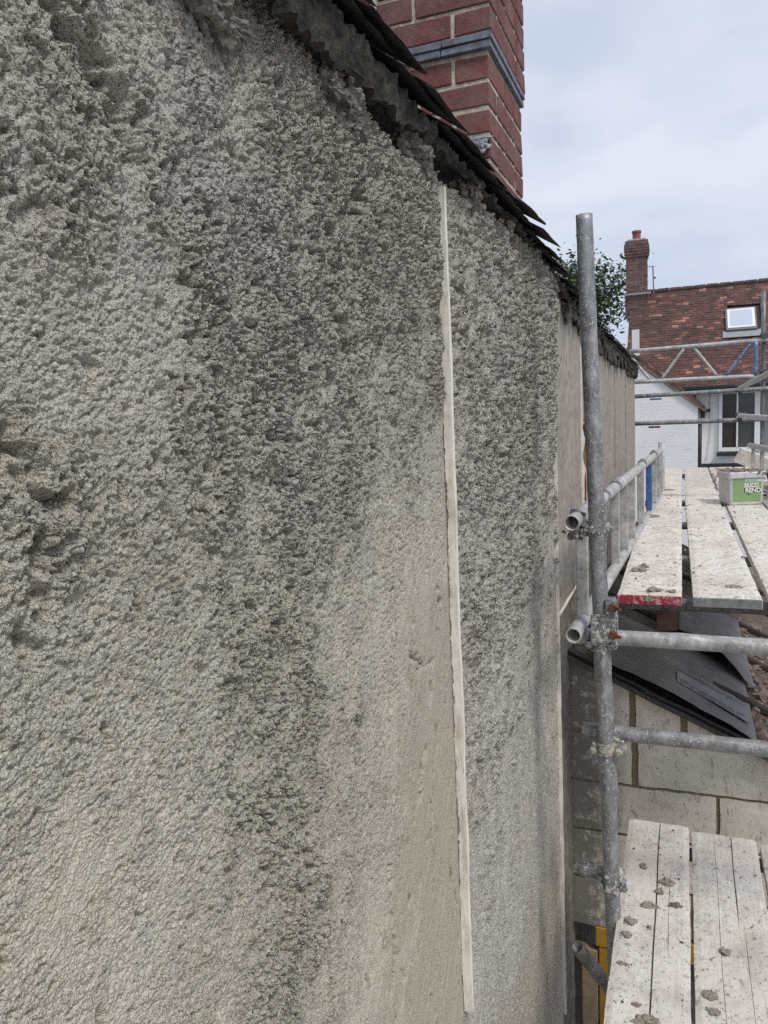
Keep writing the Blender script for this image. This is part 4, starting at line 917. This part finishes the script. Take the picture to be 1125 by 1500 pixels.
verge(3.445, -.026, (.035, .020), BLACKPD, 'verge_strip'); verge(3.462, .004, (.05, .012), BLACKP, 'verge_flashing')
for i in range(5):
    bm = bmesh.new(); yy = 3.9 + i * .75; c = Vector((.8, yy, roofz(.8) + .022)); bx(bm, c, (2.8, .05, .025), Euler((0, ang, 0)), .003, .002); link('batten', bm, DARKW, lr)
# roofing membrane sheets
def sheet(name, corners, lift, mat, label, n=26, seed=0, curl=.0):
    bm = bmesh.new(); c00, c10, c11, c01 = [Vector(c) for c in corners]; g = []
    for i in range(n + 1):
        row = []
        for j in range(n + 1):
            u, v = i / n, j / n; p = (c00 * (1 - u) + c10 * u) * (1 - v) + (c01 * (1 - u) + c11 * u) * v
            p = p + Vector((0, 0, lift * math.sin(math.pi * min(1, u * 1.05)) * (1 - v) ** 1.2 + .010 * mn.noise(Vector((u * 4, v * 4, seed))) + .004 * mn.noise(Vector((u * 14, v * 9, seed))) + curl * max(0, u - .85) ** 2)); row.append(bm.verts.new(p))
        g.append(row)
    for i in range(n):
        for j in range(n): bm.faces.new((g[i][j], g[i + 1][j], g[i + 1][j + 1], g[i][j + 1]))
    r_ = bmesh.ops.extrude_face_region(bm, geom=bm.faces[:]); [setattr(v, 'co', v.co - Vector((0, 0, .0015))) for v in r_['geom'] if isinstance(v, bmesh.types.BMVert)]
    bmesh.ops.recalc_face_normals(bm, faces=bm.faces); o = link(name, bm, mat, None, True); return tag(o, label, 'roof membrane', 'loose roof membranes'), (c00, c10, c11, c01)
def on(x, y, dz): return (x, y, roofz(x) + dz)
m1, cc = sheet('roof_membrane', (on(-.36, 3.44, .035), on(.30, 3.44, .022), on(.30, 4.35, .03), on(-.36, 4.3, .035)), .024, MEMB, 'large grey roofing membrane with faint printing, lifted along the lean-to verge', seed=2)
m2, _c = sheet('roof_membrane', (on(-.02, 4.36, .09), on(.34, 4.1, .045), on(.34, 5.4, .05), on(-.02, 5.4, .06)), .05, MEMB, 'smaller grey roofing membrane flap under the upper deck boards', seed=6)
# faint print on the membrane: a pale band with dark letters
def on_sheet(x, y, h=.0):
    u = (x + .36) / .66; v = (y - 3.44) / .9
    return (roofz(x) + .03 + .024 * math.sin(math.pi * min(1, max(0, u) * 1.05)) * (1 - v) ** 1.2 + h)
def drape(o, h):
    M_ = world(o)
    for v in o.data.vertices:
        w = M_ @ v.co; w.z = on_sheet(w.x, w.y, h); v.co = M_.inverted() @ w
bm = bmesh.new(); n = 24; g = [[bm.verts.new((-.02 + .30 * i / n, 3.60 - .02 * i / n + (.15 + .02) * j / 4, 0)) for j in range(5)] for i in range(n + 1)]
for i in range(n):
    for j in range(4): bm.faces.new((g[i][j], g[i + 1][j], g[i + 1][j + 1], g[i][j + 1]))
ob = link('printed_band', bm, MEMBP, m1); drape(ob, .006)
ot = text('Proctor', .085, MEMB, Matrix.Translation((-.01, 3.615, 0)) @ Matrix.Rotation(-.05, 4, 'Z'), m1, ext=0, bold=.001); drape(ot, .0085)
ot = text('Roofshield', .06, MEMBP, Matrix.Translation((-.02, 3.80, 0)), m1, ext=0); drape(ot, .008)
# rubble lying on the lean-to roof
bm = bmesh.new(); rn = random.Random(8)
for i in range(900):
    x = rn.uniform(.22, 1.0); y = rn.uniform(3.5, 5.6)
    if x < .31 and rn.random() < .8: continue
    s_ = rn.uniform(.005, .022) * (.4 + rn.random()); lumpy(bm, (x, y, roofz(x) + s_ * .3), (s_ * 1.2, s_ * 1.2, s_ * .8), i, 1, .7)
tag(link('rubble', bm, RUBBLE), 'reddish brown rubble and mortar strewn on the lean-to roof', 'rubble', None, 'stuff')
tb = box('timber_joist', (-.055, 3.42, -.815), (.075, .62, .135), simple('reddish_joist', (.115, .07, .055), .9, 0, .25, 25), None, None, .003, .002); tag(tb, 'short brown joist end hanging under the red-ended upper board', 'timber')
# printed sheet tucked in the window opening
ps = thing('dust_sheet_pack', (-.49, 3.99, -.6), 'white plastic sheet with orange edge lettered ProDec, curling out of the wall opening', 'plastic sheet')
bm = bmesh.new(); g = []
for i in range(41):
    t = i / 40; z_ = -.10 - .64 * t
    w_ = float(np.interp(z_, [-.74, -.50, -.36, -.31, -.26, -.235, -.20, -.17, -.13, -.10], [.42, .36, .30, .16, .06, .045, .13, .19, .10, .012]))
    g.append([bm.verts.new((-.470 - .010 * abs(k / 5 - .4) + .006 * mn.noise(Vector((t * 7, k * .6, 0))), 3.953 + w_ * k / 5, z_)) for k in range(6)])
for i in range(40):
    for k in range(5): bm.faces.new((g[i][k], g[i][k + 1], g[i + 1][k + 1], g[i + 1][k]))
r_ = bmesh.ops.extrude_face_region(bm, geom=bm.faces[:]); [setattr(v, 'co', v.co - Vector((.0015, 0, 0))) for v in r_['geom'] if isinstance(v, bmesh.types.BMVert)]
bmesh.ops.recalc_face_normals(bm, faces=bm.faces); link('film', bm, PLW, ps, True)
bm = bmesh.new(); bx(bm, (-.462, 4.245, -.42), (.006, .07, .64)); bx(bm, (-.463, 4.13, -.405), (.004, .17, .16)); link('orange_strip', bm, ORANGE, ps)
text('ProDec', .165, INK, Matrix.Translation((-.4575, 4.195, -.478)) @ Matrix(((0, 0, 1, 0), (0, -1, 0, 0), (1, 0, 0, 0), (0, 0, 0, 1))), ps, bold=.003, sx=.27)

# ------------------------------------------------------------------ scaffold across the far end of the deck
Yt = 9.2
tr = thing('lattice_beam', (.4, Yt, .25), 'white lattice beam with diagonal braces across the far end of the deck', 'lattice beam')
def t2(name, a, b, mat, parent, r=R, n=12): 
    bm = bmesh.new(); tube(bm, a, b, r, n, 8, cap=True); return link(name, bm, mat, parent, True)
t2('chord', (-.56, Yt, .600), (1.9, Yt, .634), ALU, tr); t2('chord', (-.53, Yt, .258), (.76, Yt, .246), ALU, tr)
for a, b, m_ in (((-.22, .27), (.01, .59), ALU), ((.115, .59), (.35, .27), ALU), ((.44, .27), (.68, .60), BLUE2), ((-.56, .56), (-.34, .27), ALU)): t2('brace', (a[0], Yt, a[1]), (b[0], Yt, b[1]), m_, tr, .016)
t2('end_post', (.725, Yt, .25), (.725, Yt, .61), BLUE2, tr, .026)['label'] = 'worn blue end post'
pole('scaffold_tube', (-.56, Yt + .02, .095), (2.2, Yt + .02, .125), GALV, 'guard tube just below the lattice beam, across the far end', spots=None, seg=10)
pole('scaffold_tube', (-.56, Yt + .02, -.212), (2.2, Yt + .02, -.218), GALV, 'lowest guard tube across the far end, in front of the white gable', spots=None, seg=10)
pole('scaffold_pole', (.80, Yt + .07, 1.14), (.83, Yt + .07, -3.89), mat_galv('grey_far_pole', .2, .75), 'upright scaffold pole at the far right of the deck, against the tiled roof', 'scaffold pole', 'scaffold poles', spots=None, seg=10)
pole('scaffold_pole', (-.40, Yt + .07, .12), (-.40, Yt + .07, -3.89), GALV, 'upright scaffold pole hidden behind the far corner of the rendered wall', 'scaffold pole', 'scaffold poles', spots=None, seg=10) if 0 else None
pole('scaffold_tube', (.56, 9.1, .120), (.63, 6.3, .205), ALU, 'pale upper rail on the right coming toward the camera above the deck', spots=None, seg=10)
pole('scaffold_tube', (.57, 9.12, -.165), (.66, 6.3, -.150), ALU, 'pale lower rail on the right coming toward the camera above the deck', spots=None, seg=10)
for c, b in (((.575, 9.19, .105), 'coupler joining the upper right rail to the guard tube'), ((.58, 9.19, -.2), 'coupler joining the lower right rail to the lowest guard tube'), ((.81, 9.22, .62), 'coupler joining the lattice beam to the far right pole'), ((.815, 9.22, .24), 'coupler on the far right pole below the lattice beam')):
    coupler(c, (1, 0, 0), (0, 1, 0), (0, -.04, .045), b, mat=GALV_DARK, crust=.1, seed=4)
for c, m_, b in (((-.285, Yt, .055), BLUE2, 'greenish spigot clip under the upper guard tube'), ((-.30, Yt, -.258), RUST, 'rusty clip under the lowest guard tube')):
    o = thing('tube_clip', c, b, 'clip'); bm = bmesh.new(); bx(bm, Vector(c) + Vector((-.03, .02, 0)), (.06, .03, .022), None, .004); bx(bm, Vector(c) + Vector((.035, .02, 0)), (.06, .03, .022), None, .004); link('jaw', bm, m_, o); bm = bmesh.new(); tube(bm, Vector(c) + Vector((0, -.01, 0)), Vector(c) + Vector((0, .05, 0)), .007, 8, 1, cap=True); link('pin', bm, GALV_DARK, o)
lb2 = thing('ladder_beam', (.55, 6, -.5), 'white dusty ladder beam on edge along the right side of the deck behind the tubs', 'ladder beam', 'ladder beams')
a, b = Vector((.49, 6.8, -.36)), Vector((.64, 4.6, -.345)); a = Vector((.50, 6.85, -.36)); b = Vector((.66, 4.9, -.35))
a, b = Vector((.505, 6.85, -.36)), Vector((.735, 3.3, -.36))
a, b = Vector((.52, 7.0, -.375)), Vector((.80, 5.0, -.37))
t2('chord', a, b, ALU, lb2); t2('chord', a - Vector((0, 0, .29)), b - Vector((0, 0, .29)), ALU, lb2)
for t in (.06, .2, .34, .5, .7, .9):
    c = a.lerp(b, t); bm = bmesh.new(); bx(bm, c - Vector((0, 0, .145)), (.03, .034, .26), None, .004); link('rung', bm, ALU, lb2)
# ------------------------------------------------------------------ white house beyond
hs = thing('white_house', (2, 21, -3.9), 'white painted brick house with a mottled red-brown clay tile roof and skylight', 'house')
KS = 2.63 / 2.7
def rs(x, t, h=0.0):
    """point on the front roof slope, t metres up the slope from the eaves, h above it"""
    c, s = math.cos(math.atan(KS)), math.sin(math.atan(KS)); return Vector((x, 19.8 + t * c - h * s, .35 + t * s + h * c))
SL = math.hypot(2.7, 2.63); RX = Euler((math.atan(KS), 0, 0))
box('wall', (3.4, 20.2, -1.8), (6.2, .4, 4.2), HWHITE, hs); box('wall', (-.5, 20.4, -1.8), (1.6, .3, 4.2), HWHITE, hs)
bm = bmesh.new(); pr = [(-1.27, 20.05, -3.9), (-1.27, 20.05, .45), (-1.27, 22.55, 2.85), (-1.27, 25.2, .3), (-1.27, 25.2, -3.9)]
f_ = [bm.verts.new(p) for p in pr]; b_ = [bm.verts.new((p[0] + .2, p[1], p[2])) for p in pr]; bm.faces.new(f_); bm.faces.new(b_[::-1])
for i in range(5): bm.faces.new((f_[i], f_[(i + 1) % 5], b_[(i + 1) % 5], b_[i]))
bmesh.ops.recalc_face_normals(bm, faces=bm.faces); link('gable_end', bm, HWHITE, hs)
bm = bmesh.new(); a, b = rs(-1.33, 0, -.06), rs(6.6, SL, -.06); c = (a + b) / 2; bx(bm, c, (7.9, SL, .08), RX); bx(bm, Vector((c.x, 45.0 - c.y + .1, c.z)), (7.9, SL, .08), Euler((-math.atan(KS), 0, 0))); link('roof_deck', bm, DARKW, hs)
box('plinth', (1.75, 19.94, -1.56), (2.9, .12, .16), BLK, hs); box('soffit', (2.75, 19.78, .285), (6.6, .36, .05), BLK, hs); box('fascia_gutter', (2.75, 19.60, .33), (6.6, .09, .09), BLK, hs, None, .02)
box('wall_patch', (-1.07, 19.96, 1.50), (.17, .10, .62), UPVC, hs)
# clay tiles: 300 best visible as parts, the rest joined
variants = []
for v in range(6):
    bm = bmesh.new(); bx(bm, (0, 0, 0), (0.158, .20, .018), None, 0, .004)
    for q in bm.verts: q.co.z -= .006 * (q.co.x / .08) ** 2 * 0
    me = bpy.data.meshes.new('tile'); bm.to_mesh(me); bm.free(); me.materials.append(TILE); variants.append(me)
tiles = []; rows_n = int(SL / .098)
for r in range(rows_n + 1):
    x = -1.33 + (.08 if r % 2 else 0)
    while x < 6.5:
        t = r * .098 + .06
        if not (.93 < x < 1.74 and 1.62 < t < 2.98): tiles.append((x + .08, t))
        x += .165
vis = [q for q in tiles if -1.3 < q[0] < 2.05]
vis.sort(key=lambda q: (q[1] > 2.0, abs(q[0] - .6))); top = [q for q in vis if -.95 < q[0] < 1.95 and .75 < q[1]][:300]; ts = set(top)
rn = random.Random(3)
def tile_m(q):
    x, t = q; sl_ = rn.uniform(-.012, .012) - (.04 if rn.random() < .01 else 0)
    return Matrix.Translation(rs(x, t + sl_, .018 + rn.uniform(0, .006))) @ Euler((math.atan(KS) - .08 + rn.uniform(-.03, .03), rn.uniform(-.03, .03), rn.uniform(-.02, .02))).to_matrix().to_4x4()
for q in top:
    o = bpy.data.objects.new('roof_tile', rn.choice(variants)); COL.objects.link(o); o.parent = hs; o.matrix_parent_inverse = world(hs).inverted(); o.matrix_basis = tile_m(q)
bms = [bmesh.new() for _ in range(6)]
for q in tiles:
    if q in ts: continue
    bx(bms[rn.randrange(6)], (0, 0, 0), (.158, .20, .013)); b = bms[0]
    for b in bms: pass
for b in bms: b.free()
vs_, fs_ = [], []
cube = [(-1, -1, -1), (1, -1, -1), (1, 1, -1), (-1, 1, -1), (-1, -1, 1), (1, -1, 1), (1, 1, 1), (-1, 1, 1)]; cf = [(0, 3, 2, 1), (4, 5, 6, 7), (0, 1, 5, 4), (1, 2, 6, 5), (2, 3, 7, 6), (3, 0, 4, 7)]
cols = []
for q in tiles:
    if q in ts: continue
    m = tile_m(q); k = len(vs_); vs_ += [tuple(m @ Vector((a * .079, b * .10, c * .009))) for a, b, c in cube]; fs_ += [tuple(k + i for i in f) for f in cf]; cols += [rn.random()] * 6
me = bpy.data.meshes.new('roof_tiles'); me.from_pydata(vs_, [], fs_)
at = me.attributes.new('tone', 'FLOAT', 'FACE'); at.data.foreach_set('value', cols)
TILE2 = TILE.copy(); TILE2.name = 'clay_tile_field'; tnn = TILE2.node_tree
oi = [n for n in tnn.nodes if n.bl_idname == 'ShaderNodeObjectInfo'][0]; an = tnn.nodes.new('ShaderNodeAttribute'); an.attribute_name = 'tone'
for l in list(oi.outputs['Random'].links): tnn.links.new(an.outputs['Fac'], l.to_socket)
tag(link('roof_tile_field', me, TILE2, hs), 'the rest of the clay tiles', kind='stuff')
x = -1.25
while x < 6.5: box('ridge_tile', Vector((x + .15, 22.5, 3.03)), (.29, .16, .09), simple('ridge_clay', (.13, .095, .08), .9, 0, .4, 8) if x < -1.2 else bpy.data.materials['ridge_clay'], hs, None, .03, .006); x += .305
# skylight
sk0 = box('skylight', rs(1.345, 2.28, .06), (.70, .84, .10), SOFF, hs, RX, .01)
box('skylight_frame', rs(1.345, 2.28, .115), (.62, .72, .02), UPVC, sk0, RX, .003); box('skylight_pane', rs(1.345, 2.28, .128), (.50, .60, .008), SKYG, sk0, RX); box('skylight_apron', rs(1.345, 1.76, .05), (.86, .24, .02), LEAD, sk0, RX, .004)
# window
WX0, WX1, WZ0, WZ1 = .84, 1.60, -1.16, .19
wf = box('window', ((WX0 + WX1) / 2, 20.06, (WZ0 + WZ1) / 2), (WX1 - WX0 - .02, .06, WZ1 - WZ0 - .02), simple('dark_reveal', (.03, .03, .03)), hs)
for c, s in (((WX0, 19.955, -.48), (.07, .09, 1.42)), ((WX1 + .03, 19.955, -.48), (.12, .09, 1.42)), ((1.22, 19.955, .20), (.70, .09, .07)), ((1.22, 19.955, -1.15), (.70, .09, .09)), ((1.22, 19.95, -.44), (.70, .07, .06)), ((1.20, 19.94, -.48), (.035, .06, 1.30))): box('frame', c, s, UPVC, wf, None, .004)
for (x0, x1, m_) in ((.875, 1.18, GLASS), (1.222, 1.56, GLASSG)):
    for z0, z1 in ((-.405, .16), (-1.10, -.475)): box('pane', ((x0 + x1) / 2, 19.985, (z0 + z1) / 2), (x1 - x0, .01, z1 - z0), m_, wf)
box('window_sill', (1.12, 19.93, -1.26), (.72, .16, .08), BLK, hs, None, .005)
bx2 = box('window', (1.92, 19.975, -.4), (.32, .06, 1.5), simple('grey_window_side', (.22, .23, .24), .5), hs)
# rainwater hopper and cable
bm = bmesh.new(); tube(bm, (.45, 19.9, -.38), (.45, 19.9, -.22), .05, 10, 1, cap=True); bx(bm, (.50, 19.9, -.20), (.22, .14, .07), None, .01, .01); link('rain_hopper', bm, BLK, hs)
bm = bmesh.new(); tube(bm, (.60, 19.97, .3), (.61, 19.97, -.75), .006, 6, 4); tube(bm, (.61, 19.97, -.75), (.54, 19.97, -1.4), .006, 6, 4); link('cable', bm, simple('grey_cable', (.3, .3, .32)), hs)
# chimney
hc = thing('house_chimney', (-1.13, 22.3, 2.4), 'tall narrow sooty brick chimney with corbelled top and one terracotta pot on the tiled house', 'chimney')
def crs(z, w, d, h=.058, mat=HBRICK, x=-1.155, y=22.3, odd=0):
    n = 2; ww = w / n if not odd else w / 3
    xs_ = [(-w / 2, 0), (0, w / 2)] if not odd else [(-w / 2, -w / 4), (-w / 4, w / 4), (w / 4, w / 2)]
    for a, b in xs_:
        for yy in (-d / 4, d / 4): box('brick', (x + (a + b) / 2, y + yy, z + h / 2), (b - a - .013, d / 2 - .012, h), mat, hc, None, 0, .004)
z = 2.40; k = 0
while z < 3.90:
    w = .60 if z < 2.93 else .54; crs(z, w, .50, odd=k % 2); z += .0715; k += 1
for w in (.58, .62, .64, .64, .62, .58): crs(z, w, w - .02, odd=k % 2); z += .0715; k += 1
box('mortar', (-1.155, 22.3, 3.1), (.515, .475, 1.62), simple('sooty_mortar', (.27, .25, .225), .95, 0, .3, 12), hc); box('mortar', (-1.155, 22.3, 4.10), (.56, .54, .40), bpy.data.materials['sooty_mortar'], hc)
box('lead_apron', (-1.13, 21.99, 2.93), (.68, .06, .05), LEAD, hc); box('cap', (-1.155, 22.3, z + .015), (.46, .42, .05), simple('cement_flaunching', (.42, .41, .38)), hc, None, .01)
bm = bmesh.new(); tube(bm, (-1.16, 22.3, z + .03), (-1.16, 22.3, z + .27), .105, 16, 1, .015); bmesh.ops.recalc_face_normals(bm, faces=bm.faces); link('chimney_pot', bm, POT, hc); bm = bmesh.new(); tube(bm, (-1.16, 22.3, z + .22), (-1.16, 22.3, z + .275), .122, 16, 1, .03); bmesh.ops.recalc_face_normals(bm, faces=bm.faces); link('pot_rim', bm, POT, hc)
bm = bmesh.new(); tube(bm, (-.73, 22.3, 2.9), (-.75, 22.3, 3.66), .016, 8, 2, cap=True); tube(bm, (-.9, 22.3, 3.64), (-.74, 22.3, 3.655), .010, 6, 1, cap=True); tag(link('aerial_mast', bm, simple('aerial_grey', (.2, .17, .16))), 'thin bare aerial mast beside the house chimney', 'mast')
# white gable wing in front
gw = thing('gable_wing', (-2.5, 19, -3.9), 'white painted brick gable wing with a brown tiled verge, just past the rendered wall', 'house')
VX0, VZ0, VX1, VZ1 = -2.9, 2.567, .43, -.135; vs2 = (VZ1 - VZ0) / (VX1 - VX0)
bm = bmesh.new(); pr = [(-6.1, -3.9), (.318, -3.9), (.318, VZ1 + .02), (VX0, VZ0 - .12), (-6.1, VZ1 + .02)]
f_ = [bm.verts.new((x, 18.5, z)) for x, z in pr]; b_ = [bm.verts.new((x, 19.98, z)) for x, z in pr]; bm.faces.new(f_); bm.faces.new(b_[::-1])
for i in range(5): bm.faces.new((f_[i], f_[(i + 1) % 5], b_[(i + 1) % 5], b_[i]))
bmesh.ops.recalc_face_normals(bm, faces=bm.faces); link('wall', bm, HWHITE, gw)
an_ = math.atan(vs2); LL = math.hypot(VX1 - VX0, VZ1 - VZ0)
for sgn in (1, -1):
    cx_ = (VX0 + VX1) / 2 if sgn > 0 else 2 * VX0 - (VX0 + VX1) / 2; rot = Euler((0, -an_ * sgn, 0))
    box('barge_board', (cx_, 18.46, (VZ0 + VZ1) / 2 - .02), (LL + .1, .05, .075), simple('weathered_barge', (.20, .15, .105), .9, 0, .4, 8) if sgn > 0 else bpy.data.materials['weathered_barge'], gw, rot, .004)
    box('roof_slope', (cx_, 19.3, (VZ0 + VZ1) / 2 + .035), (LL + .1, 1.75, .035), bpy.data.materials['ridge_clay'], gw, rot)
variants2 = variants
for i in range(42):
    t = (i + .5) / 42; p = Vector((VX0 + (VX1 - VX0) * t, 18.50, VZ0 + (VZ1 - VZ0) * t + .075))
    o = bpy.data.objects.new('verge_tile', variants[i % 6]); COL.objects.link(o); o.parent = gw; o.matrix_parent_inverse = world(gw).inverted(); o.matrix_basis = Matrix.Translation(p) @ Euler((0, -an_ + .12, 0)).to_matrix().to_4x4() @ Matrix.Rotation(math.pi / 2, 4, 'Z')
bm = bmesh.new(); tube(bm, (.365, 18.62, -.48), (.345, 18.62, -3.9), .04, 12, 6, cap=True); link('downpipe', bm, BLK, gw, True)
bm = bmesh.new(); tube(bm, (.45, 18.44, -.17), (.45, 20.0, -.17), .045, 12, 4, cap=True); link('gutter', bm, bpy.data.materials['weathered_barge'], gw, True)
bm = bmesh.new(); bx(bm, (.34, 18.60, -.44), (.12, .1, .09), None, .01); link('pipe_collar', bm, UPVC, gw)
# ------------------------------------------------------------------ trees
def tree(x, y, hgt, rad, label, seed, n=9000, lo=.30):
    rn = random.Random(seed); t = thing('leafy_tree', (x, y, -3.9), label, 'tree', 'trees beyond the houses'); bm = bmesh.new()
    base = Vector((x, y, -3.9)); top = Vector((x + .2, y, hgt - 1.0)); tube(bm, base, base.lerp(top, .45), .26, 10, 4); tube(bm, base.lerp(top, .45), base.lerp(top, .75), .10, 8, 4); tube(bm, base.lerp(top, .75), top, .04, 8, 4)
    cl = []
    for i in range(26):
        a = rn.random() * 6.28; f = rn.uniform(lo, 1); s0 = base.lerp(top, min(.98, f * .97)); rr = rad * math.sin(math.pi * min(.93, (f - lo) / (1 - lo) * .75 + .22)) * rn.uniform(.55, 1.0)
        e = s0 + Vector((math.cos(a) * rr, math.sin(a) * rr, rn.uniform(.3, 1.6))); e.z = min(e.z, hgt); tube(bm, s0, e, .045, 6, 3); cl.append(e)
        for q in range(4): cl.append(s0.lerp(e, rn.uniform(.45, 1.05)) + Vector((rn.gauss(0, .5), rn.gauss(0, .5), rn.gauss(0, .45))))
    link('trunk', bm, BARK, t, True)
    V, F = [], []
    for i in range(n):
        c = rn.choice(cl); s_ = .42; p = c + Vector((rn.gauss(0, s_), rn.gauss(0, s_), rn.gauss(0, s_ * .8))); w = rn.uniform(.06, .13); m = Euler((rn.uniform(-.9, .9), rn.uniform(-.9, .9), rn.random() * 6.28)).to_matrix()
        k = len(V); V += [tuple(p + m @ Vector(q)) for q in ((-w, 0, 0), (0, -w * .55, .01), (w, 0, 0), (0, w * .55, -.01))]; F.append((k, k + 1, k + 2, k + 3))
    me = bpy.data.meshes.new('crown'); me.from_pydata(V, [], F); tag(link('crown', me, LEAF, t), kind='stuff')
tree(-4.3, 32, 6.2, 2.5, 'loose leafy green tree showing between the tall scaffold pole and the house chimney', 4, 15000)
tree(-8.5, 36, 6.2, 3.2, 'leafy tree mostly hidden behind the rendered wall and slates', 9, 5000)
print('objects', len(COL.objects), 'tris', sum(len(o.data.polygons) for o in COL.objects if o.type == 'MESH') * 2)
